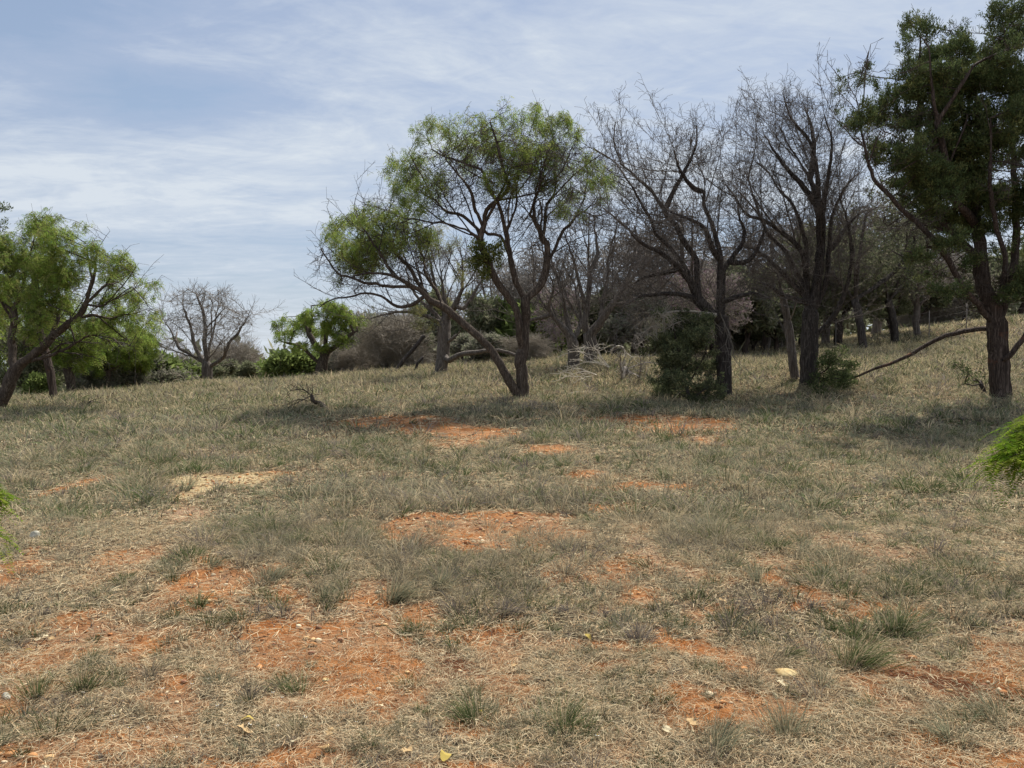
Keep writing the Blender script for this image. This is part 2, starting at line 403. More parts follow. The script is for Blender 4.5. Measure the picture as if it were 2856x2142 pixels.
def grass_colour(x, y, n):
    g = fbm(x, y, .33, 301, 4); g2 = fbm(x, y, 1.3, 331, 3); g3 = fbm(x, y, 3.1, 351, 2)
    mid = np.clip((y - 5.5) / 4, 0, 1) * np.clip((30 - y) / 12, 0, 1)          # greener turf in the middle distance, straw on the rise
    pg = np.clip(.04 + (g - .38) * .9 + (g2 - .5) * .6 + .10 * mid, .02, .55)
    ps = np.clip(.40 + (g3 - .5) * 1.1 - .12 * mid, .08, .7)
    r = RNG.random(n)
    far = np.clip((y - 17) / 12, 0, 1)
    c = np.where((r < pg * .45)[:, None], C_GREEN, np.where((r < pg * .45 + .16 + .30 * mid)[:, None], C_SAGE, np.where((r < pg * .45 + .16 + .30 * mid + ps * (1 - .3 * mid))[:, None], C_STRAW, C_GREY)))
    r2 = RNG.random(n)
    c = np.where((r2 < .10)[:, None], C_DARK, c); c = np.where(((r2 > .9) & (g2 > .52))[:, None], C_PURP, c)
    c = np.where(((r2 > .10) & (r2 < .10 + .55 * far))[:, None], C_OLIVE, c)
    dk = np.clip((fbm(x, y, 1.9, 377, 4) - .50) * 5, 0, 1) * np.clip((9 - y) / 4, .25, 1)      # patches of old grey-brown dead turf
    c = np.where((RNG.random(n) < dk * .75)[:, None], np.array([.165, .135, .115]), c)
    return c * RNG.uniform(.55, 1.4, (n, 1))
def pick_by_cover(x, y, keep_bare=.06):
    b, *_ = bareness(x, y)
    k = RNG.random(len(x)) > np.clip(b * 1.5, 0, 1 - keep_bare)
    return k

def make_grass():
    VV, LL, SS, TT = [], [], [], []; nv = nl = 0
    def add(V, L, S, T):
        nonlocal nv, nl
        VV.append(V); LL.append(L + nv); SS.append(S + nl); TT.append(T); nv += len(V); nl += len(L)
    # short turf everywhere, thinning and widening with distance
    for (y0, y1, n, h0, h1, w) in [(2.3, 4.5, 105000, .02, .065, .0030), (4.5, 8, 130000, .025, .085, .0042), (8, 14, 150000, .04, .12, .0070),
                                   (14, 22, 130000, .06, .17, .012), (22, 34, 130000, .09, .26, .019), (34, 50, 70000, .12, .32, .03)]:
        x, y = scatter(n, y0, y1); k = pick_by_cover(x, y); x, y = x[k], y[k]; n = len(x)
        P = np.stack([x, y, ground(x, y) - .005], 1)
        a = RNG.uniform(0, 2 * np.pi, n); am = np.abs(RNG.normal(.75, .45, n))
        h = RNG.uniform(h0, h1, n) * (.6 + .9 * fbm(x, y, .8, 401, 3))
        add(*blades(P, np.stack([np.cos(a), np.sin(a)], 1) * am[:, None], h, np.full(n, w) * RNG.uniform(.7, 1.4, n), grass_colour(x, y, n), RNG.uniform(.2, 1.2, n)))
    # bunches: many blades fanning from one crown
    for (y0, y1, nt_, nb, hh, w, spread) in [(2.3, 4.5, 1800, 90, .10, .0023, .034), (4.5, 8, 3200, 64, .125, .0036, .046), (8, 14, 3600, 34, .20, .0070, .06),
                                             (14, 22, 3300, 22, .24, .013, .09), (22, 34, 4200, 16, .30, .02, .12), (34, 50, 1800, 12, .34, .03, .15)]:
        x, y = scatter(nt_, y0, y1)
        m = fbm(x, y, .9, 433, 3); k = (RNG.random(nt_) < np.clip((m - .34) * 3.4 + .8 * np.exp(-(((x - .4) / 2.9) ** 4 + ((y - 7.6) / 2.3) ** 4)), .15, 1)) & pick_by_cover(x, y, .03); x, y = x[k], y[k]; nt2 = len(x)
        lean = RNG.normal(0, .22, (nt2, 2)); size = np.clip(RNG.lognormal(-.28, .42, nt2), .3, 2.0) * (.65 + .8 * fbm(x, y, .5, 444, 3))
        kind = RNG.random(nt2); gpatch = fbm(x, y, .4, 455, 3)
        base = np.where((kind < .34 + .5 * (gpatch - .45))[:, None], C_GREEN * .72, np.where((kind < .60)[:, None], C_SAGE * .72, np.where((kind < .74)[:, None], C_GREY * .7, np.where((kind < .88)[:, None], C_PURP * .8, C_STRAW * .75))))
        tall = np.exp(-(((x - .4) / 2.9) ** 4 + ((y - 7.6) / 2.3) ** 4))               # the taller stand round the central bare patch
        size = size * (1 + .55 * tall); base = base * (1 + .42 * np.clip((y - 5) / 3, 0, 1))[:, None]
        base = np.where((tall > .4)[:, None] & (RNG.random(nt2) < .55)[:, None], C_GREY * 1.05, base)
        xi = np.repeat(np.arange(nt2), nb); n = len(xi)
        a = RNG.uniform(0, 2 * np.pi, n); rr = np.abs(RNG.normal(0, 1, n)) * spread * size[xi]
        px = x[xi] + np.cos(a) * rr; py = y[xi] + np.sin(a) * rr
        P = np.stack([px, py, ground(px, py) - .005], 1)
        am = np.abs(RNG.normal(.35, .35, n)) + rr / spread * .22
        h = hh * size[xi] * RNG.uniform(.45, 1.15, n)
        c = base[xi] * RNG.uniform(.5, 1.25, (n, 1)) * RNG.uniform(.7, 1.15, nt2)[xi][:, None]; st = RNG.random(n) < .2
        c = np.where(st[:, None], C_STRAW * RNG.uniform(.65, 1.1, (n, 1)), c)
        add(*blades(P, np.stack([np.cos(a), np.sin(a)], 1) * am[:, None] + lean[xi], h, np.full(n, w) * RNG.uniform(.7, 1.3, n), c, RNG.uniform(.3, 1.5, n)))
    # the large bunches one can point at
    for (px_, py_, hgt, rad, col, nb) in [(1850, 1440, .30, .10, C_GREEN * .95, 420), (1945, 1375, .26, .09, C_GREEN, 340), (1700, 1430, .16, .05, C_GREEN, 140), (855, 1300, .27, .09, C_SAGE * .8, 380), (950, 1275, .22, .07, C_SAGE * .8, 260),
                                      (430, 1310, .15, .06, C_GREEN, 160), (510, 1345, .16, .08, C_GREEN * .8, 180), (700, 1300, .2, .06, C_SAGE * .8, 180), (1090, 1330, .2, .12, C_PURP, 320), (1020, 1560, .18, .08, C_GREEN, 260),
                                      (180, 1500, .19, .07, C_GREEN * .9, 220), (80, 1520, .2, .06, C_GREEN * .9, 160), (1120, 1180, .18, .06, C_SAGE, 120), (590, 1250, .17, .06, C_SAGE, 140), (640, 1500, .13, .08, C_GREEN, 170), (460, 1225, .16, .05, C_SAGE, 100),
                                      (1700, 1590, .2, .12, C_SAGE, 300), (1550, 1620, .2, .1, C_SAGE * .9, 240), (1220, 1580, .19, .1, C_GREEN, 260), (1380, 1390, .18, .08, C_PURP, 200), (1780, 1250, .2, .08, C_SAGE, 200), (2150, 1560, .2, .12, C_SAGE * .8, 240),
                                      (140, 1215, .14, .08, C_GREY, 150), (45, 1245, .10, .09, C_GREY, 160), (2050, 1600, .16, .10, C_SAGE, 200)]:
        c0 = hit(px_ * K, py_ * K)
        if c0 is None: continue
        n = nb; a = RNG.uniform(0, 2 * np.pi, n); rr = np.abs(RNG.normal(0, .6, n)) * rad
        x = c0[0] + np.cos(a) * rr; y = c0[1] + np.sin(a) * rr
        P = np.stack([x, y, ground(x, y) - .005], 1)
        am = rr / rad * .55 + np.abs(RNG.normal(.1, .3, n)); ln_ = RNG.normal(0, .25, 2)
        c = col * .85 * RNG.uniform(.45, 1.5, (n, 1)); st = RNG.random(n) < .22
        c = np.where(st[:, None], C_STRAW * RNG.uniform(.6, 1.0, (n, 1)), c)
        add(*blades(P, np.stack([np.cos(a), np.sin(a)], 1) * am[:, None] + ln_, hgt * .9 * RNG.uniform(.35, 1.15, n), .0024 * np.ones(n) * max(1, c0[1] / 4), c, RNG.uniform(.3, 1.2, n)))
    o = mesh_obj('grass', np.concatenate(VV), np.concatenate(LL), np.concatenate(SS), M_GRASS, tint=np.concatenate(TT))
    tag(o, 'short dry and grey-green grass in bunches over the whole clearing', 'grass', kind='stuff')

    # fallen straw lying flat between the bunches
    VV, LL, SS, TT = [], [], [], []; nv = nl = 0
    for (y0, y1, n, ln, w) in [(2.3, 4.5, 170000, .07, .0019), (4.5, 8, 140000, .09, .0034), (8, 14, 70000, .13, .0075), (14, 24, 40000, .2, .014)]:
        x, y = scatter(n, y0, y1); b, *_ = bareness(x, y); k = RNG.random(n) > b * .80; x, y = x[k], y[k]; n = len(x)
        a = RNG.uniform(0, 2 * np.pi, n) + fbm(x, y, 3, 77, 2) * 3
        L_ = ln * RNG.uniform(.4, 1.4, n); dx, dy = np.cos(a) * L_ * .5, np.sin(a) * L_ * .5
        cv = RNG.normal(0, .09, n) * L_
        z0 = RNG.uniform(.002, .02, n)
        def pt(t, cc):
            X = x + dx * t - np.sin(a) * cc; Y = y + dy * t + np.cos(a) * cc
            return np.stack([X, Y, ground(X, Y) + z0 + RNG.uniform(0, .018, n)], 1)
        A, B, C = pt(-1, 0), pt(0, cv), pt(1, 0)
        s = np.stack([-np.sin(a), np.cos(a), RNG.normal(0, .5, n)], 1) * (w * .5)
        V = np.stack([A - s, A + s, B + s, B - s, C], 1)
        r = RNG.random(n)
        c = np.where((r < .48)[:, None], C_STRAW * .98, np.where((r < .78)[:, None], C_TAN, np.where((r < .9)[:, None], C_GREY, C_DARK * 1.3))) * RNG.uniform(.5, 1.3, (n, 1))
        base = (np.arange(n) * 5)[:, None]
        VV.append(V.reshape(-1, 3)); LL.append((base + np.array([[0, 1, 2, 3, 3, 2, 4]])).ravel() + nv); SS.append((np.arange(n)[:, None] * 7 + np.array([[0, 4]])).ravel() + nl)
        TT.append(np.repeat(c, 5, 0)); nv += n * 5; nl += n * 7
    o = mesh_obj('straw_litter', np.concatenate(VV), np.concatenate(LL), np.concatenate(SS), M_GRASS, tint=np.concatenate(TT))
    tag(o, 'broken dry straw lying flat between the grass bunches', 'straw', kind='stuff')
make_grass()

# ------------------------------------------------------------------ trees
class Skel:
    def __init__(s, seed):
        s.P = []; s.par = []; s.rng = np.random.default_rng(seed); s.minr = {}
    def add(s, p, par): s.P.append(np.asarray(p, float)); s.par.append(par); return len(s.P) - 1
    def nearest(s, p):
        A = np.array(s.P); return int(np.argmin(((A - p) ** 2).sum(1)))
    def limb(s, pts, step, wig=0.03, start=None, amp=5.0):
        """a hand-laid limb through the points; it leaves the nearest existing wood"""
        pts = [np.asarray(p, float) for p in pts]
        if s.P:
            k = s.nearest(pts[0]) if start is None else start
            pts = [s.P[k]] + (pts[1:] if np.linalg.norm(pts[0] - s.P[k]) < step * 1.5 else pts)
        else:
            k = s.add(pts[0], -1)
        ext = [2 * pts[0] - pts[1]] + pts + [2 * pts[-1] - pts[-2]]
        out = []
        for i in range(1, len(ext) - 2):
            p0, p1, p2, p3 = ext[i - 1:i + 3]; m = max(1, int(round(np.linalg.norm(p2 - p1) / step)))
            for j in range(1, m + 1):
                t = j / m
                out.append(0.5 * ((2 * p1) + (-p0 + p2) * t + (2 * p0 - 5 * p1 + 4 * p2 - p3) * t ** 2 + (-p0 + 3 * p1 - 3 * p2 + p3) * t ** 3))
        off = np.zeros(3); m = len(out)
        for i, q in enumerate(out):
            off = off * .84 + s.rng.normal(0, wig * amp, 3) * step
            k = s.add(q + off * min(1, (i + 1) / 6) + s.rng.normal(0, wig, 3) * step, k)
        return k
    def colonize(s, att, step, kill, infl, iters=70, grav=0.0, jit=0.28):
        att = np.asarray(att, float)
        P = np.array(s.P); par = list(s.par)
        def near(a, b):
            d = np.full(len(a), 1e9); ix = np.zeros(len(a), int)
            for i in range(0, len(b), 400):
                dd = np.linalg.norm(a[:, None] - b[None, i:i + 400], axis=2); m = dd.argmin(1); v = dd[np.arange(len(a)), m]
                u_ = v < d; d[u_] = v[u_]; ix[u_] = m[u_] + i
            return d, ix
        dist, idx = near(att, P); alive = dist > kill
        used = {}
        for it in range(iters):
            act = alive & (dist < infl)
            if not act.any(): break
            nodes = np.unique(idx[act]); acc = np.zeros((len(P), 3)); np.add.at(acc, idx[act], unit(att[act] - P[idx[act]]))
            d = unit(acc[nodes] + s.rng.normal(0, jit, (len(nodes), 3)) + np.array([0, 0, grav]))
            new = P[nodes] + d * step; ok = []
            for i, nd in enumerate(nodes):
                c = used.setdefault(int(nd), [])
                if all(np.linalg.norm(new[i] - q) > step * .45 for q in c) and len(c) < 4: c.append(new[i]); ok.append(i)
            if not ok:
                alive[act] = False; continue
            new = new[ok]; base = len(P)
            P = np.vstack([P, new]); par += [int(nodes[i]) for i in ok]
            d2, i2 = near(att, new); u_ = d2 < dist; dist[u_] = d2[u_]; idx[u_] = i2[u_] + base
            alive &= dist > kill
        s.P = list(P); s.par = par
    def twigs(s, sel, n, length, seg, droop=0.0, up=0.0, spread=0.9):
        """fine twigs from the chosen nodes; returns the new node ids"""
        if len(sel) == 0: return np.array([], int)
        P = np.array(s.P); par = np.array(s.par)
        src = np.repeat(sel, n); m = len(src)
        pd = unit(P[src] - P[np.maximum(par[src], 0)])
        d = unit(pd * .8 + s.rng.normal(0, spread, (m, 3)) + np.array([0, 0, up]))
        L = length * s.rng.uniform(.5, 1.3, m)
        cur = src.copy(); pos = P[src]; ids = []
        NP, NPar = [P], [par]; base = len(P)
        for k in range(seg):
            d = unit(d + s.rng.normal(0, .13, (m, 3)) + np.array([0, 0, -droop + up * .3]))
            pos = pos + d * (L / seg)[:, None]
            NP.append(pos); NPar.append(cur); cur = base + np.arange(m); base += m; ids.append(cur)
        s.P = list(np.vstack(NP)); s.par = list(np.concatenate(NPar))
        return np.concatenate(ids)
    def radii(s, r_tip, r_base, p=.5):
        par = np.array(s.par); n = len(par); acc = np.zeros(n)
        ch = np.zeros(n, int); np.add.at(ch, par[par >= 0], 1)
        # children always come after parents
        w = np.zeros(n)
        for i in range(n - 1, -1, -1):
            w[i] = 1.0 if ch[i] == 0 else acc[i]
            if par[i] >= 0: acc[par[i]] += w[i]
        p = max(p, math.log(r_base / r_tip) / math.log(max(w[0], 3)))
        r = np.maximum(r_tip, r_base * (w / w[0]) ** p)
        for i_, v_ in s.minr.items(): r[i_] = max(r[i_], v_)
        return r, w

def tubes(P, par, r, sel, thick=0.035, flute=0.0, seed=0, flare=0.0):
    """wood surface for the chosen edges (node i to its parent)"""
    rng = np.random.default_rng(seed)
    P = np.asarray(P); par = np.asarray(par); V, L, S = [], [], []; nv = nl = 0
    sel = sel[par[sel] >= 0]
    th = sel[r[sel] >= thick]; tn = sel[r[sel] < thick]
    # thin edges: independent three-sided frusta
    if len(tn):
        a, b = P[par[tn]], P[tn]; d = unit(b - a)
        ra = np.minimum(r[par[tn]], r[tn] * 1.15); rb = r[tn]
        sd = 3
        ref = np.where((np.abs(d[:, 2]) > .8)[:, None], np.array([[1., 0, 0]]), np.array([[0, 0, 1.]]))
        u_ = unit(np.cross(d, ref)); w_ = np.cross(d, u_)
        a = a - d * ra[:, None] * .5
        ang = np.arange(sd) * 2 * np.pi / sd
        ring = np.cos(ang)[None, :, None] * u_[:, None] + np.sin(ang)[None, :, None] * w_[:, None]
        A = a[:, None] + ring * ra[:, None, None]; B = b[:, None] + ring * rb[:, None, None]
        V.append(np.concatenate([A, B], 1).reshape(-1, 3)); m = len(tn)
        q = np.array([[i, (i + 1) % sd, sd + (i + 1) % sd, sd + i] for i in range(sd)]).ravel()
        L.append(((np.arange(m) * 2 * sd)[:, None] + q[None]).ravel() + nv); S.append(np.arange(m * sd) * 4 + nl)
        nv += m * 2 * sd; nl += m * sd * 4
    if len(th):
        isth = np.zeros(len(P), bool); isth[th] = True
        kids = {}
        for i in th: kids.setdefault(int(par[i]), []).append(int(i))
        main = {p: max(c, key=lambda j: r[j]) for p, c in kids.items()}
        starts = []
        for p, c in kids.items():
            for j in c:
                if main[p] != j or not isth[p]: starts.append((p, j))
        for (p, j) in starts:
            chain = [p, j]
            while j in main: j = main[j]; chain.append(j)
            pts = P[chain]; rr = r[chain].copy(); rr[0] = min(rr[0], rr[1] * 1.12)
            root = par[p] < 0
            if root: rr[0] = r[p] * (1 + flare)
            sd = 14 if rr.max() > .1 else (9 if rr.max() > .06 else 6)
            tan = unit(np.gradient(pts, axis=0)); u_ = np.cross(tan[0], [1, .2, .1]); u_ /= np.linalg.norm(u_)
            ang = np.arange(sd) * 2 * np.pi / sd; ph = rng.uniform(0, 6.28, 3)
            rings = []
            for i in range(len(pts)):
                t = tan[i]; u_ = u_ - t * (u_ @ t); u_ /= np.linalg.norm(u_); w_ = np.cross(t, u_)
                z = i * .35
                mod = 1 + flute * (.6 * np.sin(ang * 3 + ph[0] + z * .3) + .5 * np.sin(ang * 5 + ph[1] - z * .2)) + rng.normal(0, .035, sd)
                if root and i < 3: mod = mod + flare * (1 - i / 3) * .5 * (np.sin(ang * 4 + ph[2]) * .5)
                rings.append(pts[i] + (np.cos(ang)[:, None] * u_ + np.sin(ang)[:, None] * w_) * (rr[i] * mod)[:, None])
            rings = np.array(rings); m = len(pts); V.append(rings.reshape(-1, 3))
            ii = np.arange(m - 1)[:, None] * sd; k0 = np.arange(sd)[None]; k1 = (k0 + 1) % sd
            q = np.stack([ii + k0, ii + k1, ii + sd + k1, ii + sd + k0], -1).reshape(-1)
            L.append(q + nv); S.append(np.arange(len(q) // 4) * 4 + nl); nl += len(q)
            cap = (m - 1) * sd + np.arange(sd); L.append(cap + nv); S.append(np.array([nl])); nl += sd
            nv += m * sd
    if not V: return None
    return np.concatenate(V), np.concatenate(L), np.concatenate(S)

def in_blobs(P, blobs, grow=1.0):
    """blobs: (n,6) centre and radii"""
    if len(blobs) == 0: return np.zeros(len(P), bool)
    b = np.asarray(blobs); out = np.zeros(len(P), bool)
    for i in range(0, len(P), 20000):
        d = (((P[i:i + 20000, None] - b[None, :, :3]) / (b[None, :, 3:] * grow)) ** 2).sum(2)
        out[i:i + 20000] = (d < 1).any(1)
    return out
def blob_points(rng, blobs, per):
    out = []
    for b in blobs:
        n = max(5, int(per * b[3] * b[4] * b[5])); v = unit(rng.normal(size=(n, 3))) * (rng.random((n, 1)) ** (1 / 2.2))
        out.append(b[:3] + v * b[3:])
    return np.concatenate(out)

def leaflets_mesquite(rng, pos, size=.15, npair=5, wl=(.055, .010), palette=None, droop=.9, windx=0.0):
    """drooping feathery leaves: a rachis with paired narrow leaflets"""
    n = len(pos); a = rng.uniform(0, 2 * np.pi, n)
    rd = unit(np.stack([np.cos(a) + windx, np.sin(a), -droop * rng.uniform(.3, 1.5, n)], 1))
    side = unit(np.cross(rd, np.array([0, 0, 1.0]))); nn = np.cross(side, rd)
    L = size * rng.uniform(.6, 1.3, n); Q = []; T = []
    c0 = palette[rng.integers(0, len(palette), n)] * rng.uniform(.75, 1.3, (n, 1))
    for k in range(npair):
        t = (k + .6) / npair
        for sg in (-1, 1):
            base = pos + rd * (L * t)[:, None] + np.array([0, 0, -1.0]) * (L * t * t * .35)[:, None]
            d = unit(side * sg + rd * .45 + np.array([0, 0, -.35]) + rng.normal(0, .15, (n, 3)))
            ln = wl[0] * rng.uniform(.7, 1.2, n) * (1.15 - .4 * abs(t - .4)); w = unit(np.cross(d, nn + rng.normal(0, .5, (n, 3)))) * wl[1] * .5
            Q.append(np.stack([base, base + d * (ln * .5)[:, None] + w, base + d * ln[:, None], base + d * (ln * .5)[:, None] - w], 1)); T.append(c0)
    return np.concatenate(Q), np.concatenate(T)
def sprays(rng, pos, outd, n_per, ln, wd, palette, up=.5, spread=.8, per_site=True):
    """tufts of short narrow scales or leaves round each site"""
    n = len(pos); ii = np.repeat(np.arange(n), n_per); m = len(ii)
    d = unit(outd[ii] * .5 + rng.normal(0, spread, (m, 3)) + np.array([0, 0, up]))
    b = pos[ii] + rng.normal(0, ln * .55, (m, 3)); l = ln * rng.uniform(.5, 1.4, m)
    w = unit(np.cross(d, rng.normal(size=(m, 3)))) * (wd * .5 * rng.uniform(.7, 1.3, m))[:, None]
    Q = np.stack([b, b + d * (l * .55)[:, None] + w, b + d * l[:, None], b + d * (l * .55)[:, None] - w], 1)
    c = palette[rng.integers(0, len(palette), n)][ii] * rng.uniform(.7, 1.35, (m, 1))
    return Q, c

PAL_MESQ = np.array([[.20, .28, .06], [.25, .32, .075], [.165, .235, .06], [.31, .34, .11], [.235, .27, .08]])
PAL_MESQ2 = np.array([[.19, .28, .055], [.24, .32, .065], [.15, .225, .05], [.29, .33, .09], [.22, .26, .065]])
PAL_MESQ_OLD = np.array([[.20, .22, .075], [.27, .26, .10], [.17, .185, .075], [.30, .25, .12]])
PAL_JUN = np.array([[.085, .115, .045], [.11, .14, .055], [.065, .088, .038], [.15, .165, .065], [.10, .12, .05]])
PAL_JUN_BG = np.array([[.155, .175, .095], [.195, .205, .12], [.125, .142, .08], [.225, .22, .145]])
PAL_OAK = np.array([[.070, .092, .038], [.090, .115, .045], [.055, .072, .032], [.12, .14, .06]])
PAL_GREY = np.array([[.21, .22, .15], [.25, .25, .18], [.17, .18, .12], [.26, .24, .185]])
PAL_BRIGHT = np.array([[.17, .22, .065], [.20, .25, .08], [.14, .18, .06]])
PAL_MISTLE = np.array([[.095, .115, .03], [.13, .145, .04], [.070, .088, .026], [.15, .155, .05]])
PAL_PINK = np.array([[.27, .18, .23], [.24, .17, .20], [.26, .21, .22]])

def finish(root, sk, r, w, wood_m, twig_m, thick=.035, flute=.0, seed=0, flare=.3, names=('trunk', 'branches'), split=.028):
    """trunk with the main limbs, and the fine branches, as two parts of the tree"""
    P = np.array(sk.P) - np.array(root.location)
    par = np.array(sk.par); ids = np.arange(len(P))
    big = ids[r >= split]; small = ids[r < split]
    for nm, sel, m in ((names[0], big, wood_m), (names[1], small, twig_m)):
        t = tubes(P, par, r, sel, thick=thick, flute=flute, seed=seed, flare=flare)
        if t: mesh_obj(nm, *t, m, root, smooth=True)

def sblob(rng, lst, d0, jit=1.0, zr=1.5, inner=(0, 0)):
    """photograph-space blobs (x, y, rx, ry[, doff]) to world ellipsoids about depth d0"""
    out = []
    for b in lst:
        off = b[4] if len(b) > 4 else rng.uniform(-jit, jit)
        d = d0 + off; c = pix(b[0], b[1], d); k = d / FPX
        out.append([*c, b[2] * k, (b[2] + b[3]) * .5 * k * zr, b[3] * k])
    return np.array(out) if out else np.zeros((0, 6))
def slimb(pts, d0, off0=0.0, off1=0.0):
    n = len(pts); return [pix(p[0], p[1], d0 + (p[2] if len(p) > 2 else off0 + (off1 - off0) * i / max(1, n - 1))) for i, p in enumerate(pts)]

def hero(name, label, cat, d0, base, base_r, limbs, blobs, wood, twigm, seed, step=.16, per=5.0, kill=.26, infl=1.1, extra=None, r_tip=.006,
         flute=.03, flare=.35, leaf=None, twig=None, zr=1.5, jit=1.4, group=None, twig_r=.012, leaf_keep=1.0, dens=1.0, sec=None, kscale=.6, blob_grow=1.25, clump=(1.6, .40), straight=.09, hang=False, lift=0.0, jit_c=.28, amp=4.5, limb_min=0.0):
    """a tree from its traced limbs; finer wood grows from them into the crown volumes"""
    rng = np.random.default_rng(seed)
    b = pix(base[0], base[1], d0)
    if not hang: b[2] = gz(b[0], b[1]) - .08 + lift
    root = thing(name, label, cat, loc=tuple(b), group=group)
    sk = Skel(seed)
    for i, lm in enumerate(limbs):
        pts, o0, o1 = lm[:3]; n_before = len(sk.P)
        q = slimb(pts, d0, o0, o1)
        if i == 0: q[0] = b.copy()
        sk.limb(q, step, amp=1.2 if (i == 0 and name != 'mesquite_tree') or len(lm) > 3 else amp)
        if limb_min and len(lm) == 3 and i:
            m_ = len(sk.P) - n_before
            for j in range(m_): sk.minr[n_before + j] = limb_min * (1 - .80 * j / m_)
        if len(lm) > 3:
            m_ = len(sk.P) - n_before
            for j in range(m_): sk.minr[n_before + j] = lm[3] + (lm[4] - lm[3]) * j / m_
    nlimb = len(sk.P)
    if sec:                                                     # long side limbs that follow their parent limb and bend upward
        r, w = sk.radii(r_tip, base_r); P = np.array(sk.P); par = np.array(sk.par)
        ok = np.where((P[:, 2] > b[2] + sec[2]) & (r < base_r * .75))[0]
        ch = rng.choice(ok, size=min(sec[0], len(ok)), replace=False); P0 = P
        for c_ in ch:
            zmx = P0[:, 2].max() - .15; d_ = unit(P0[c_] - P0[par[c_]]); L_ = sec[1] * rng.uniform(.45, 1.2); m_ = max(3, int(L_ / step)); cur = int(c_); pos = P0[c_].copy()
            side = rng.normal(size=3); side -= d_ * (side @ d_); d_ = unit(d_ * .85 + unit(side) * rng.uniform(.35, 1.0))
            for j in range(m_):
                d_ = unit(d_ + np.array([0, 0, sec[3]]) + rng.normal(0, straight, 3)); pos = pos + d_ * (L_ / m_)
                if pos[2] > zmx: break
                cur = sk.add(pos, cur)
    bl = sblob(rng, blobs, d0, jit, zr)
    kill = kill * kscale; step = step * kscale * 1.2; per = dens * 2.1 / kill ** 3
    ex = sblob(rng, extra, d0, jit, zr) if extra else np.zeros((0, 6))
    if len(bl) or len(ex):
        att = []
        if len(bl): att.append(blob_points(rng, bl, per))
        if len(ex): att.append(blob_points(rng, ex, per * .4))
        sk.colonize(np.concatenate(att), step, kill, infl, iters=60, jit=jit_c)
    r, w = sk.radii(r_tip, base_r)
    if twig:
        for (n, ln, seg, dr, up, sp, maxw) in twig:
            ids = np.arange(len(sk.P)); sel = ids[(w <= maxw) & (ids > 8) & (r >= r_tip * .5)]
            sk.twigs(sel, n, ln, seg, dr, up, sp)
            r_old = r; nn = len(sk.P) - len(r)
            par = np.array(sk.par[len(r):])
            rr = np.full(nn, r_tip * .62)
            r = np.concatenate([r, rr]); w = np.concatenate([w, np.full(nn, .5)])
    finish(root, sk, r, w, wood, twigm, flute=flute, seed=seed, flare=flare)
    if leaf:
        P = np.array(sk.P); par = np.array(sk.par)
        cand = np.where((r < twig_r) & in_blobs(P, bl, blob_grow))[0]
        Pc = P[cand]; cl = .5 * fbm(Pc[:, 0] + 50, Pc[:, 2] + 3, clump[0], seed, 3) + .5 * fbm(Pc[:, 1] + 9, Pc[:, 2] - Pc[:, 0] * .4 + 70, clump[0], seed + 3, 3)
        cand = cand[cl > clump[1] + rng.normal(0, .03, len(cand))]
        if leaf_keep < 1: cand = cand[rng.random(len(cand)) < leaf_keep]
        out = unit(P[cand] - P[par[cand]])
        Q, c = leaf(rng, P[cand], out)
        quads_obj('foliage', Q - b, M_LEAF if leaf is not jun_leaf else M_NEEDLE, root, c)
    return root

def mesq_leaf(n=2, size=.15, pal=PAL_MESQ, wl=(.055, .011), npair=5, old=.2):
    def f(rng, pos, out):
        p = np.repeat(pos, n, 0) + rng.normal(0, .05, (len(pos) * n, 3))
        pl = np.vstack([pal] * 3 + [PAL_MESQ_OLD[:2]] * int(round(old * 5)))
        return leaflets_mesquite(rng, p, size, npair, wl, pl)
    return f
def jun_leaf(rng, pos, out, n=26, ln=.075, wd=.020, pal=PAL_JUN):
    # each tuft draws its green at random, some a touch yellower
    return sprays(rng, pos, out, n, ln, wd, pal, up=.55, spread=.55)

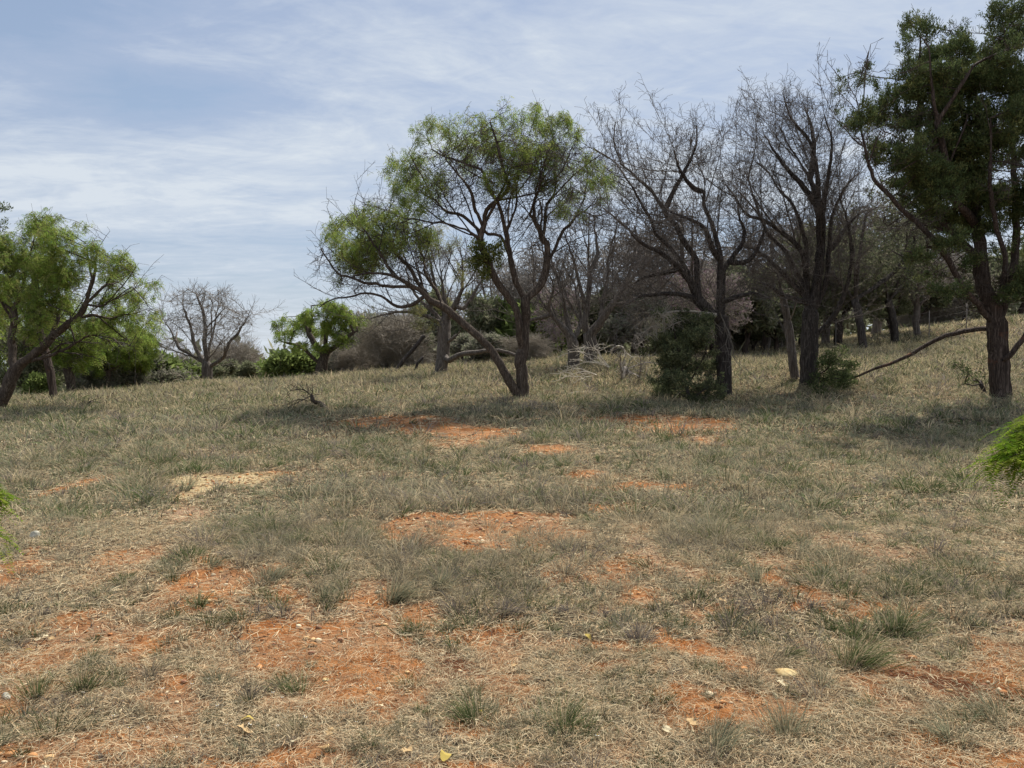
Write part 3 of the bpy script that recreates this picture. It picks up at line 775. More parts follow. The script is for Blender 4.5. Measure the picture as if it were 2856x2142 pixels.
# --- the two-stemmed mesquite in the middle of the clearing
L_A = [
 ([(1458, 1110), (1458, 1016), (1463, 953), (1468, 890), (1468, 838)], 0, 0),
 ([(1468, 838), (1441, 791), (1425, 720), (1417, 681), (1411, 642), (1402, 583), (1390, 560), (1372, 520), (1350, 470)], 0, -.5),
 ([(1413, 642), (1441, 583), (1445, 544), (1449, 505), (1462, 450), (1480, 390)], -.2, .3),
 ([(1425, 720), (1398, 661), (1362, 650), (1345, 643)], -.2, -.6),
 ([(1468, 838), (1507, 795), (1523, 759), (1527, 720), (1519, 673), (1496, 638), (1484, 603), (1484, 556), (1511, 516), (1543, 497), (1580, 450), (1600, 400)], 0, .5),
 ([(1519, 673), (1523, 622), (1527, 571), (1543, 536), (1550, 480), (1545, 420)], .2, 1.2),
 ([(1527, 720), (1566, 689), (1605, 673), (1641, 661), (1680, 640)], .1, -1.0),
 ([(1525, 740), (1566, 654), (1598, 614), (1637, 579), (1668, 563), (1690, 530)], .1, 1.5),
 ([(1463, 975), (1449, 925), (1446, 896), (1427, 852), (1401, 808), (1376, 773), (1363, 740), (1350, 700), (1343, 665), (1347, 622), (1355, 583), (1386, 556), (1417, 520), (1430, 470)], -.1, -.9),
 ([(1376, 773), (1400, 740), (1420, 712)], -.5, -.6),
 ([(1343, 665), (1300, 642), (1253, 626), (1194, 622), (1155, 616), (1110, 624)], -.6, -1.6),
 ([(1331, 640), (1292, 603), (1245, 598), (1215, 570), (1190, 540)], -.6, .2),
 ([(1347, 640), (1327, 583), (1315, 552), (1292, 505), (1264, 469), (1240, 430)], -.6, -1.4),
 ([(1486, 603), (1440, 560), (1408, 535)], .2, -.6),
 # the leaning stem and its long reach to the left
 ([(1456, 1112), (1436, 1090), (1420, 1064), (1395, 1016), (1363, 969), (1319, 928), (1275, 890), (1237, 858), (1196, 836), (1173, 815), (1148, 800), (1116, 779), (1085, 766), (1028, 762), (985, 770)], -.1, -1.2, .125, .02),
 ([(1173, 833), (1150, 850), (1120, 856), (1094, 849), (1063, 827), (1022, 817), (974, 830), (927, 836), (890, 860)], -.8, -2.0, .05, .012),
 ([(1148, 811), (1094, 798), (1047, 789), (1006, 776), (958, 766), (925, 730), (905, 700)], -.9, -.4),
 ([(1096, 770), (1080, 740), (1060, 700), (1037, 673), (1010, 640)], -1.0, -.8),
 ([(1200, 838), (1170, 790), (1140, 740), (1105, 700), (1080, 650), (1070, 600)], -.6, .8),
 ([(1237, 858), (1210, 800), (1190, 750), (1180, 700), (1150, 650)], -.4, 1.2),
]
B_A = [(1174, 379, 30, 28), (1205, 350, 26, 30), (1174, 438, 22, 28), (1252, 362, 34, 32), (1307, 325, 20, 26), (1292, 400, 42, 34), (1350, 352, 34, 32), (1405, 318, 26, 34), (1370, 410, 48, 32),
 (1449, 345, 30, 36), (1496, 318, 18, 50), (1440, 405, 42, 38), (1527, 352, 32, 36), (1490, 425, 46, 36), (1574, 345, 26, 34), (1608, 370, 24, 34), (1547, 420, 38, 32), (1307, 454, 34, 20),
 (1450, 465, 44, 22), (1230, 430, 30, 24), (1049, 450, 9, 8), (1060, 472, 9, 8), (1094, 450, 16, 20), (1119, 490, 24, 28), (1147, 460, 24, 26), (1119, 540, 20, 24), (1170, 520, 24, 24), (1210, 480, 26, 18),
 (1652, 462, 30, 30), (1672, 505, 36, 28), (1705, 505, 18, 30), (1640, 520, 22, 22), (1582, 535, 24, 20), (1574, 585, 24, 18), (1695, 548, 22, 22), (1628, 587, 18, 14), (1580, 470, 24, 20),
 (1033, 587, 28, 24), (990, 612, 24, 22), (942, 622, 16, 16), (925, 646, 18, 16), (951, 668, 20, 16), (1029, 660, 32, 26), (986, 710, 30, 24), (1015, 736, 30, 18), (1065, 700, 20, 22), (1098, 595, 24, 16), (939, 767, 12, 14),
 (1182, 655, 38, 26), (1190, 700, 24, 20), (1241, 612, 16, 12), (1130, 620, 20, 12)]
B_A = [(b_[0], b_[1], b_[2] * (1.35 if b_[0] < 1160 else 1), b_[3] * (1.35 if b_[0] < 1160 else 1)) for b_ in B_A] + [(1220, 520, 30, 26), (1160, 580, 30, 26), (1075, 620, 30, 26), (1110, 670, 26, 22), (1400, 500, 40, 24), (1520, 500, 30, 24)]
X_A = [(1390, 470, 200, 100), (1250, 520, 120, 90), (1560, 500, 120, 110), (1080, 640, 110, 90), (1000, 740, 90, 70), (1150, 720, 80, 80), (1640, 590, 70, 70), (1450, 620, 120, 60), (1390, 520, 110, 70), (1250, 540, 80, 60), (1540, 560, 80, 60), (1100, 700, 90, 60), (1000, 800, 80, 40), (1160, 760, 60, 50), (1500, 640, 70, 60), (900, 730, 40, 60), (1600, 700, 60, 40), (1200, 600, 70, 40)]
hero('mesquite_tree', 'two-stemmed mesquite with thin green crown and a ball of mistletoe, standing in mid clearing', 'tree', 20.0, (1458, 1112), .185, L_A, B_A, M_MESQ, M_MTW, 101,
     per=11, kill=.19, extra=X_A, clump=(2.6, .43), leaf=mesq_leaf(3, .17, wl=(.062, .017)), twig=[(1, .28, 3, .05, .25, .7, 5)], r_tip=.0052, leaf_keep=.52, sec=(90, 1.6, 1.4, .05), blob_grow=1.45)

# mistletoe ball hanging in the crown
def leafy_ball(name, label, cat, d0, blobs, pal, seed, n, ln, wd, stems=True):
    rng = np.random.default_rng(seed); bl = sblob(rng, blobs, d0, .15, 1.0)
    c0 = bl[0, :3]; root = thing(name, label, cat, loc=tuple(c0))
    sk = Skel(seed); sk.add(c0 + np.array([0, 0, -.1]), -1)
    sk.colonize(blob_points(rng, bl, 3000), .06, .08, 2.0, iters=40)
    r, w = sk.radii(.003, .03)
    P = np.array(sk.P) - c0; t = tubes(P, np.array(sk.par), r, np.arange(len(P)), thick=.02)
    mesh_obj('stems', *t, M_MTW, root, smooth=True)
    pos = P[1:]; out = unit(pos)
    Q, c = sprays(rng, pos, out, n, ln, wd, pal, up=.1, spread=.9)
    quads_obj('foliage', Q, M_LEAF, root, c)
    return root
leafy_ball('mistletoe', 'dense dark green ball of mistletoe lodged in the central mesquite', 'plant', 19.4,
           [(1350, 705, 38, 40, 0), (1385, 715, 26, 36, .1), (1325, 730, 26, 30, -.1), (1350, 760, 22, 28, 0), (1395, 690, 18, 24, .2), (1330, 680, 24, 22, .1)], PAL_MISTLE * 1.3, 7, 13, .07, .03)

# --- the big juniper at the right edge
L_J = [
 ([(2790, 1112), (2785, 1008), (2782, 950), (2780, 905)], 0, 0),
 ([(2780, 905), (2770, 864), (2740, 800), (2733, 740), (2733, 675), (2728, 600), (2715, 500), (2700, 400), (2680, 300), (2670, 200), (2665, 110)], 0, .3),
 ([(2780, 905), (2800, 854), (2820, 760), (2834, 680), (2834, 600), (2830, 506), (2826, 400), (2822, 300), (2815, 180), (2795, 60), (2785, 20)], 0, .5),
 ([(2780, 905), (2745, 875), (2732, 850), (2695, 813), (2660, 760), (2620, 695), (2580, 650), (2534, 603), (2500, 570), (2475, 544), (2445, 515), (2430, 480), (2412, 413), (2404, 337), (2412, 253), (2400, 200)], 0, -1.4),
 ([(2732, 740), (2690, 680), (2636, 624), (2600, 580), (2560, 540), (2550, 450), (2560, 330), (2565, 200), (2570, 80)], .1, 1.0),
 ([(2475, 544), (2440, 460), (2400, 390), (2360, 350), (2320, 312)], -1.2, -1.8),
 ([(2412, 340), (2385, 270), (2350, 235)], -1.3, -1.6),
 ([(2731, 640), (2700, 600), (2660, 560), (2640, 480), (2620, 380), (2600, 260), (2590, 130)], .1, -1.3),
 ([(2770, 864), (2800, 780), (2800, 700), (2770, 600), (2760, 500), (2760, 380), (2740, 260)], 0, -1.5),
 ([(2786, 1000), (2800, 1004), (2814, 994), (2852, 945), (2900, 860), (2930, 740), (2950, 600), (2960, 450), (2950, 300)], -.1, -.8),
 ([(2820, 860), (2860, 800), (2890, 700), (2900, 550), (2890, 350), (2880, 150)], .1, .8),
 ([(2830, 600), (2860, 500), (2870, 350), (2860, 200), (2850, 90)], .3, 1.2),
 ([(2640, 700), (2590, 690), (2540, 700), (2500, 690)], -.5, -1.2),
 # broken limb sweeping down to the bush on the left
 ([(2780, 928), (2756, 917), (2715, 920), (2661, 931), (2606, 953), (2544, 987), (2500, 1008), (2442, 1028), (2400, 1044), (2360, 1062), (2340, 1078)], -.1, 2.6, .062, .024),
 ([(2544, 987), (2530, 1005), (2512, 1020)], .2, .1), ([(2661, 931), (2650, 942), (2632, 950)], 0, .1), ([(2755, 935), (2740, 928), (2720, 918)], -.2, -.3),
]
B_J = [(2560, 66, 34, 26), (2577, 95, 34, 34), (2530, 125, 26, 28), (2577, 165, 52, 42), (2530, 200, 32, 32), (2661, 92, 28, 26), (2678, 139, 42, 38), (2783, 50, 32, 34), (2825, 105, 40, 52), (2783, 148, 44, 44),
 (2657, 236, 52, 40), (2572, 250, 52, 44), (2720, 230, 44, 44), (2804, 240, 40, 44), (2484, 278, 34, 32), (2455, 335, 32, 36), (2492, 380, 40, 38), (2615, 330, 66, 38), (2602, 388, 46, 32),
 (2661, 290, 46, 38), (2733, 330, 44, 50), (2720, 400, 40, 40), (2733, 460, 42, 44), (2657, 485, 36, 38), (2699, 530, 50, 36), (2520, 450, 40, 34), (2517, 505, 40, 30), (2530, 550, 36, 26), (2593, 590, 44, 28), (2640, 560, 36, 26), (2630, 620, 40, 24),
 (2446, 430, 24, 30), (2838, 640, 26, 36), (2817, 690, 40, 28), (2760, 630, 30, 40), (2657, 675, 40, 26), (2412, 198, 26, 20), (2361, 212, 20, 20), (2340, 249, 16, 14), (2395, 240, 28, 26), (2448, 236, 12, 22), (2361, 297, 20, 14), (2319, 312, 12, 8),
 (2361, 352, 20, 18), (2400, 330, 24, 40), (2647, 815, 52, 20), (2600, 760, 44, 20), (2720, 740, 40, 24), (2560, 720, 40, 22), (2830, 330, 34, 50), (2840, 430, 30, 40), (2790, 560, 30, 30), (2900, 200, 50, 60), (2910, 350, 60, 60), (2930, 520, 60, 60), (2920, 100, 40, 50),
 (2940, 680, 60, 50), (2880, 780, 40, 40), (2850, 30, 30, 30), (2700, 170, 30, 26), (2545, 330, 36, 30), (2620, 440, 40, 26), (2830, 830, 36, 26), (2420, 400, 20, 26), (2700, 640, 34, 26)]
B_J += [(2600, 500, 60, 40), (2680, 400, 50, 40), (2560, 440, 50, 40), (2760, 200, 40, 50), (2640, 200, 40, 40), (2700, 480, 50, 40), (2740, 560, 50, 40), (2660, 610, 50, 30), (2790, 420, 40, 50), (2500, 330, 30, 40), (2610, 540, 50, 34), (2860, 560, 40, 60), (2860, 260, 40, 60)]
X_J = [(2650, 720, 90, 60), (2560, 640, 70, 50), (2760, 780, 70, 60), (2800, 500, 50, 80), (2600, 450, 60, 60), (2480, 620, 60, 40), (2440, 380, 40, 50)]
hero('juniper_tree', 'tall shaggy juniper at the right edge with forked trunk and a long broken limb', 'tree', 18.0, (2790, 1112), .22, L_J, B_J, M_JUN, M_JTW, 207,
     per=15, kill=.20, extra=X_J, leaf=jun_leaf, twig=[(2, .24, 2, 0, .3, .8, 3)], r_tip=.006, flute=.13, flare=.5, step=.17, leaf_keep=1.0, zr=1.35, sec=(40, 1.2, 2.0, .02), dens=1.15, blob_grow=1.35, clump=(2.1, .448), amp=2.0)

# --- the bare blackened tree right of the middle
L_D2 = [
 ([(2020, 1108), (2019, 1040), (2017, 953), (2013, 890), (2011, 795), (2008, 713), (1997, 666), (1983, 622), (1965, 575), (1965, 521), (1957, 485), (1939, 463), (1918, 452)], 0, .3),
 ([(2013, 895), (1990, 880), (1951, 835), (1925, 785), (1910, 742), (1867, 691), (1831, 648), (1813, 604), (1791, 568), (1758, 518), (1730, 478), (1704, 445), (1657, 416)], 0, -1.0),
 ([(1951, 842), (1945, 770), (1939, 720), (1910, 677), (1885, 633), (1852, 590), (1827, 550), (1795, 510), (1758, 474), (1733, 452), (1711, 395), (1715, 344)], 0, .9),
 ([(1925, 785), (1895, 750), (1850, 710), (1795, 677), (1740, 633), (1700, 600), (1680, 585)], -.3, -1.8),
 ([(2006, 756), (2040, 720), (2066, 684), (2075, 650), (2060, 600), (2050, 540)], 0, .8),
 ([(2003, 731), (1985, 690), (1968, 640), (1925, 612), (1881, 597), (1840, 560)], 0, -.8),
 ([(1852, 590), (1881, 528), (1900, 490), (1918, 460), (1940, 400), (1939, 350)], .4, .2),
 ([(2012, 850), (2050, 830), (2100, 820), (2150, 835)], 0, -1.0),
 ([(1951, 842), (1900, 820), (1850, 815), (1790, 822), (1740, 850)], 0, -1.3),
 ([(1910, 742), (1860, 760), (1800, 770), (1750, 800)], -.3, .6),
 ([(1965, 540), (1930, 520), (1900, 480), (1880, 420)], .2, -.6),
 ([(2030, 730), (2080, 730), (2110, 700), (2130, 640), (2125, 590)], .1, -.4),
]
X_D2 = [(1720, 420, 50, 50), (1700, 470, 50, 40), (1790, 480, 60, 40), (1850, 500, 50, 50), (1930, 400, 46, 50), (1960, 450, 46, 50), (1760, 560, 60, 50), (1850, 620, 80, 50), (1750, 660, 70, 50), (1990, 560, 60, 60), (2050, 560, 50, 60), (2070, 640, 50, 50),
        (1820, 740, 90, 40), (1760, 810, 70, 40), (1880, 820, 80, 40), (2080, 780, 60, 50), (1950, 640, 50, 50), (2010, 480, 40, 50), (1890, 420, 40, 40)]
hero('dead_tree', 'bare blackened tree with many rising limbs above the dark evergreen bush', 'tree', 20.5, (2020, 1108), .20, L_D2, [], M_DARK, M_DTW, 303,
     per=19, kill=.2, extra=X_D2, twig=[(2, .30, 2, -.02, .2, .75, 12), (1, .15, 1, 0, .1, 1.0, .5)], r_tip=.0055, flute=.08, step=.15, sec=(190, 2.2, 1.6, .015), straight=.035, dens=.45, jit_c=.1, amp=2.5, limb_min=.075)

# --- the broad bare tree next to it
L_D3 = [
 ([(2255, 1078), (2257, 1000), (2260, 939), (2264, 860)], 0, 0),
 ([(2264, 860), (2278, 800), (2283, 756), (2287, 700), (2287, 648), (2279, 575), (2258, 503), (2229, 456), (2193, 395), (2170, 350)], 0, .2),
 ([(2283, 640), (2285, 560), (2279, 467), (2258, 395), (2214, 340), (2195, 300), (2185, 268)], .1, -.7),
 ([(2262, 880), (2245, 800), (2247, 756), (2243, 666), (2211, 575), (2174, 532), (2138, 474), (2110, 450)], 0, .8),
 ([(2247, 756), (2236, 702), (2174, 640), (2120, 610), (2084, 597), (2050, 550), (2026, 517)], 0, -1.0),
 ([(2262, 870), (2300, 800), (2310, 700), (2320, 620), (2337, 557), (2373, 503), (2400, 480)], 0, .4),
 ([(2262, 935), (2295, 915), (2330, 870), (2355, 820), (2373, 760), (2375, 684), (2355, 593), (2340, 540)], 0, -.6),
 ([(2250, 830), (2210, 790), (2160, 740), (2110, 700), (2060, 690)], 0, 1.0),
 ([(2264, 850), (2230, 780), (2190, 700), (2140, 650), (2100, 540), (2080, 480)], 0, 1.2),
 ([(2287, 700), (2300, 600), (2310, 500), (2320, 400), (2300, 330)], .1, -.9),
 ([(2279, 575), (2240, 520), (2200, 480), (2160, 430), (2130, 380)], .2, -.8),
 ([(2258, 503), (2270, 420), (2260, 350), (2240, 290)], .2, .9),
 ([(2250, 840), (2200, 830), (2150, 800), (2110, 790)], 0, -1.1),
 ([(2310, 700), (2350, 650), (2390, 600), (2430, 580)], .2, 1.1),
]
X_D3 = [(2190, 310, 44, 46), (2230, 300, 40, 40), (2290, 360, 44, 46), (2150, 380, 50, 40), (2230, 400, 60, 50), (2100, 450, 50, 46), (2070, 500, 46, 40), (2170, 500, 60, 50), (2300, 480, 50, 60), (2350, 500, 46, 50), (2090, 580, 60, 50), (2180, 610, 60, 60),
        (2340, 620, 50, 60), (2390, 560, 46, 40), (2100, 680, 60, 50), (2180, 740, 60, 50), (2360, 740, 40, 50), (2290, 560, 40, 60), (2130, 780, 60, 40), (2250, 680, 50, 50), (2330, 400, 30, 40)]
hero('dead_tree', 'broad bare tree with dark ribbed trunk beside the round bush near the juniper', 'tree', 21.5, (2255, 1078), .235, L_D3, [], M_DARK, M_DTW, 304,
     per=18, kill=.2, extra=X_D3, twig=[(2, .30, 2, -.02, .2, .75, 12), (1, .16, 1, 0, .1, 1.0, .5)], r_tip=.0055, flute=.11, step=.15, sec=(230, 2.4, 1.6, .02), straight=.035, dens=.45, jit_c=.1, amp=2.0, limb_min=.085)

# leaning grey snag against it
hero('dead_snag', 'leaning grey snag with broken top touching the broad bare tree', 'tree', 22.3, (2224, 1085), .12,
     [([(2224, 1085), (2214, 1030), (2208, 980), (2199, 905), (2185, 837), (2168, 768), (2160, 735)], 0, .3), ([(2199, 905), (2220, 850), (2235, 800)], 0, -.2), ([(2185, 837), (2150, 800), (2120, 780)], .1, .4)],
     [], M_GREY, M_GTW, 305, extra=[(2130, 780, 30, 30), (2230, 800, 20, 30)], per=8, r_tip=.012, flute=.1)

# --- the spreading bare tree behind the central mesquite
L_D1 = [
 ([(1648, 1010), (1648, 953), (1640, 925), (1628, 905), (1637, 858), (1644, 795), (1644, 763), (1637, 693), (1621, 634), (1610, 590)], 0, .2),
 ([(1646, 935), (1662, 915), (1680, 890), (1704, 852), (1742, 804), (1780, 757), (1805, 732), (1850, 690), (1880, 650)], 0, -.8),
 ([(1644, 763), (1662, 720), (1664, 680), (1655, 630), (1660, 600)], .1, .6),
 ([(1672, 909), (1680, 850), (1690, 780), (1700, 700), (1715, 640), (1720, 600)], 0, .8),
 ([(1637, 870), (1620, 800), (1600, 730), (1580, 680), (1570, 640)], .1, -.8),
 ([(1628, 905), (1590, 850), (1565, 790), (1550, 740)], 0, 1.0),
 ([(1704, 852), (1750, 840), (1800, 820), (1850, 820)], 0, .7),
 ([(1704, 852), (1740, 790), (1770, 720), (1790, 660)], -.3, .9),
]
X_D1 = [(1600, 620, 40, 40), (1660, 620, 40, 46), (1720, 620, 40, 50), (1560, 680, 40, 40), (1790, 680, 50, 46), (1850, 690, 50, 40), (1640, 720, 60, 40), (1700, 740, 50, 50), (1770, 770, 60, 40), (1570, 780, 40, 40), (1620, 800, 40, 40), (1820, 800, 50, 30), (1740, 850, 50, 30)]
hero('dead_tree', 'grey many-limbed bare tree behind the pale brush pile', 'tree', 28.0, (1648, 1012), .24, L_D1, [], M_GREY, M_DTW, 306,
     per=7, kill=.27, extra=X_D1, twig=[(2, .36, 2, 0, .2, .75, 8)], r_tip=.0075, sec=(90, 2.2, 1.6, .05), straight=.04, dens=.5, jit_c=.12, amp=2.5, limb_min=.08, flute=.06, step=.2)
hero('dead_tree', 'dark leaning bare tree just right of the central mesquite trunk', 'tree', 26.5, (1600, 1012), .20,
     [([(1600, 1012), (1598, 975), (1588, 940), (1565, 909), (1536, 877), (1515, 850), (1500, 820), (1485, 780)], 0, -.5), ([(1590, 945), (1580, 880), (1570, 830), (1560, 780), (1540, 720), (1530, 690)], 0, .6),
      ([(1565, 909), (1530, 860), (1545, 800), (1530, 750)], 0, -1.0), ([(1596, 960), (1620, 900), (1610, 840), (1600, 780)], 0, .5), ([(1536, 877), (1490, 890), (1450, 900)], 0, -.7)],
     [], M_GREY, M_DTW, 307, per=7, kill=.26, extra=[(1490, 790, 40, 40), (1540, 740, 46, 46), (1560, 820, 50, 40), (1600, 760, 30, 40), (1460, 890, 30, 20), (1500, 700, 30, 40)], twig=[(2, .34, 2, 0, .2, .75, 8)], r_tip=.0075, sec=(50, 1.8, 1.4, .05), straight=.04, dens=.5, jit_c=.12, amp=2.5, limb_min=.08, step=.2, flute=.06)

# --- shaggy grey trunk left of the mesquite, with a fallen limb
L_D6 = [
 ([(1227, 1056), (1232, 1010), (1237, 985), (1240, 940), (1240, 900), (1244, 870), (1240, 820), (1230, 760), (1225, 700)], 0, .2),
 ([(1237, 985), (1252, 1004), (1275, 991), (1322, 982), (1363, 978), (1420, 985), (1450, 1000)], -.2, -1.6, .11, .04),
 ([(1240, 960), (1262, 945), (1283, 925)], 0, -.4),
 ([(1241, 905), (1200, 860), (1165, 830), (1140, 780), (1130, 740)], 0, .9),
 ([(1243, 880), (1270, 850), (1285, 800), (1290, 740), (1280, 690)], 0, -.7),
 ([(1241, 905), (1180, 880), (1120, 870), (1060, 880), (1030, 890)], 0, -.8),
 ([(1242, 860), (1215, 800), (1200, 740), (1190, 690)], .1, .6),
 ([(1290, 860), (1320, 820), (1345, 780), (1350, 740)], -.3, .8),
]
hero('mesquite_tree', 'shaggy grey-barked tree with sparse olive leaves and one limb resting along the ground', 'tree', 29.0, (1227, 1056), .24, L_D6,
     [(1221, 799, 18, 20), (1180, 690, 24, 30), (1285, 760, 14, 40), (1210, 680, 24, 30), (1250, 700, 20, 26), (1150, 860, 34, 16), (1190, 900, 34, 16), (1240, 840, 20, 20), (1270, 660, 16, 26), (1230, 640, 22, 20)], M_GREY, M_DTW, 308,
     per=6, kill=.27, extra=[(1140, 760, 40, 50), (1210, 720, 50, 60), (1290, 720, 40, 60), (1070, 880, 50, 30), (1340, 760, 40, 50)], leaf=mesq_leaf(2, .18, PAL_MESQ_OLD, (.07, .02), 4, .6),
     twig=[(2, .36, 2, 0, .2, .75, 8)], r_tip=.0075, sec=(90, 2.2, 1.6, .05), straight=.04, dens=.5, jit_c=.12, amp=2.5, limb_min=.08, step=.2, flute=.14, flare=.5)

# --- leaning leafy mesquite at the left edge
L_L = [
 ([(-12, 1150), (5, 1115), (25, 1074), (42, 1035)], 0, 0),
 ([(42, 1035), (34, 992), (38, 940), (40, 897), (50, 850), (70, 790), (90, 720), (110, 650)], 0, .8),
 ([(42, 1035), (66, 1010), (82, 996), (143, 943), (205, 889), (230, 862), (242, 848), (252, 800), (262, 750), (275, 700)], 0, -.5),
 ([(66, 1012), (115, 996), (164, 983), (200, 962), (230, 943), (262, 930), (328, 951), (370, 965)], 0, -1.2),
 ([(246, 845), (262, 852), (280, 850), (297, 842), (340, 820)], -.4, -1.0),
 ([(205, 889), (260, 880), (310, 890), (360, 880), (410, 880)], -.3, .6),
 ([(143, 943), (160, 880), (160, 800), (150, 720), (140, 650)], -.1, .9),
 ([(242, 848), (300, 790), (340, 750), (380, 740)], -.4, .4),
 ([(164, 983), (210, 985), (260, 995), (300, 1020)], -.4, -1.5),
 ([(340, 820), (390, 800), (430, 790)], -.8, -.4),
 ([(38, 940), (20, 880), (-10, 820), (-40, 760)], 0, -.6),
]
B_L = [(115, 620, 34, 30), (150, 600, 18, 24), (90, 660, 44, 40), (60, 720, 50, 44), (20, 700, 40, 50), (150, 660, 34, 36), (170, 700, 34, 36), (200, 650, 22, 24), (130, 750, 50, 46), (180, 760, 34, 34), (60, 800, 50, 44), (110, 830, 46, 40), (170, 820, 30, 30),
 (225, 700, 30, 30), (262, 690, 26, 26), (280, 740, 30, 28), (328, 705, 14, 18), (340, 740, 30, 34), (365, 770, 20, 22), (310, 780, 34, 24), (300, 720, 22, 22), (360, 820, 36, 22), (300, 840, 36, 26), (400, 860, 36, 22), (440, 875, 18, 22), (350, 870, 40, 24), (400, 900, 40, 20), (440, 915, 18, 16),
 (300, 890, 40, 20), (240, 900, 30, 18), (340, 925, 30, 14), (400, 785, 24, 12), (435, 785, 12, 10), (430, 820, 12, 12), (90, 880, 40, 24), (40, 870, 34, 24), (150, 890, 36, 24), (80, 930, 30, 16), (-20, 760, 40, 60), (-30, 850, 40, 50), (380, 945, 26, 12), (230, 620, 14, 12)]
hero('mesquite_tree', 'leaning leafy mesquite with forked dark trunk at the left edge of the clearing', 'tree', 22.0, (-12, 1152), .175, L_L, B_L, M_MESQ, M_MTW, 401,
     per=13, kill=.22, extra=[(250, 950, 90, 30), (320, 960, 60, 24), (200, 800, 60, 40), (220, 1000, 60, 14)], clump=(2.0, .415), leaf=mesq_leaf(3, .17, PAL_MESQ2, (.066, .019), 5, .3), twig=[(1, .30, 3, .1, .1, .7, 5)], r_tip=.0055, leaf_keep=.9, sec=(40, 1.3, 1.2, .03))

# juniper whose tip shows over it, and the dark one whose crown mixes with it
def mass_tree(name, label, cat, d0, base, base_r, limbs, blobs, seed, pal, wood=M_JUN, tw=M_JTW, per=8, n=13, ln=.1, wd=.03, up=.5, keep=.9, flute=.1, extra=None, kill=.26, twig=((1, .26, 2, 0, .3, .8, 2),), mat_=None, group=None, zr=1.4, step=.2, r_tip=.007, clump=(1.6, .40)):
    def lf(rng, pos, out): return sprays(rng, pos, out, n, ln, wd, pal, up=up, spread=.6)
    return hero(name, label, cat, d0, base, base_r, limbs, blobs, wood, tw, seed, per=per, kill=kill, leaf=lf, leaf_keep=keep, flute=flute, extra=extra, twig=list(twig), group=group, zr=zr, step=step, r_tip=r_tip, clump=clump)
mass_tree('juniper_tree', 'juniper mostly outside the frame, its dark tip above the left mesquite', 'tree', 25.0, (-90, 1130), .22,
          [([(-90, 1130), (-85, 1000), (-80, 850), (-60, 700), (-45, 600), (-40, 540)], 0, 0), ([(-70, 760), (-30, 700), (-5, 640)], 0, .4), ([(-80, 900), (-40, 860), (0, 850)], 0, -.6)],
          [(-20, 545, 26, 26), (10, 575, 16, 18), (-10, 630, 24, 26), (-60, 600, 40, 50), (-60, 700, 50, 50), (-10, 680, 30, 30), (-90, 800, 50, 50), (-20, 860, 40, 40)], 411, PAL_JUN, per=7)
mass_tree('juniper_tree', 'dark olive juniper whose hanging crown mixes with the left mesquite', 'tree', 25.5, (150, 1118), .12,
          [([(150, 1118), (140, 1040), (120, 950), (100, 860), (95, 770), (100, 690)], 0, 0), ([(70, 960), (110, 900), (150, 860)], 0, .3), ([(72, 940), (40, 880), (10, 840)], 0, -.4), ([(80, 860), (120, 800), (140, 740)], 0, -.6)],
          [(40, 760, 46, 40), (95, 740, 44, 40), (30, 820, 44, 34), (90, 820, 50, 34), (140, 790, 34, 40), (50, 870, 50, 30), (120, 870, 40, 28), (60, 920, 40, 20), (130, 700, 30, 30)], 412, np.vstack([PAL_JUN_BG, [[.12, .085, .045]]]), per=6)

# --- small bright mesquite beyond the fallen branch
L_M3 = [
 ([(893, 1067), (896, 1030), (900, 1005), (906, 988)], 0, 0),
 ([(906, 988), (885, 962), (872, 940), (862, 915), (850, 880)], 0, .4), ([(906, 988), (925, 975), (945, 958), (974, 931), (1000, 922), (1025, 915)], 0, -.4),
 ([(906, 988), (908, 950), (915, 920), (925, 890), (935, 860)], 0, .5), ([(895, 1020), (875, 1000), (840, 965), (810, 955), (780, 950)], 0, -.5), ([(868, 930), (866, 890), (864, 850)], .2, .2)]
B_M3 = [(870, 880, 34, 22), (930, 860, 36, 20), (960, 880, 36, 20), (840, 900, 30, 20), (810, 925, 30, 18), (780, 935, 22, 16), (765, 950, 16, 12), (880, 920, 40, 18), (930, 910, 40, 18), (990, 895, 34, 16), (1030, 900, 22, 12), (960, 940, 30, 14), (820, 960, 20, 12), (790, 890, 20, 14),
        (770, 905, 14, 14), (905, 850, 24, 14), (860, 960, 20, 12), (955, 960, 16, 10), (960, 845, 12, 12), (900, 965, 30, 12)]
hero('mesquite_tree', 'small bright green flat-topped mesquite on the grassy rise', 'tree', 36.0, (893, 1067), .27, L_M3, B_M3, M_MESQ, M_MTW, 421,
     per=4.5, kill=.27, clump=(1.8, .34), leaf=mesq_leaf(5, .22, PAL_MESQ2, (.09, .03), 4, .1), twig=[(1, .4, 2, 0, .1, .7, 2)], r_tip=.01, step=.22, leaf_keep=1)

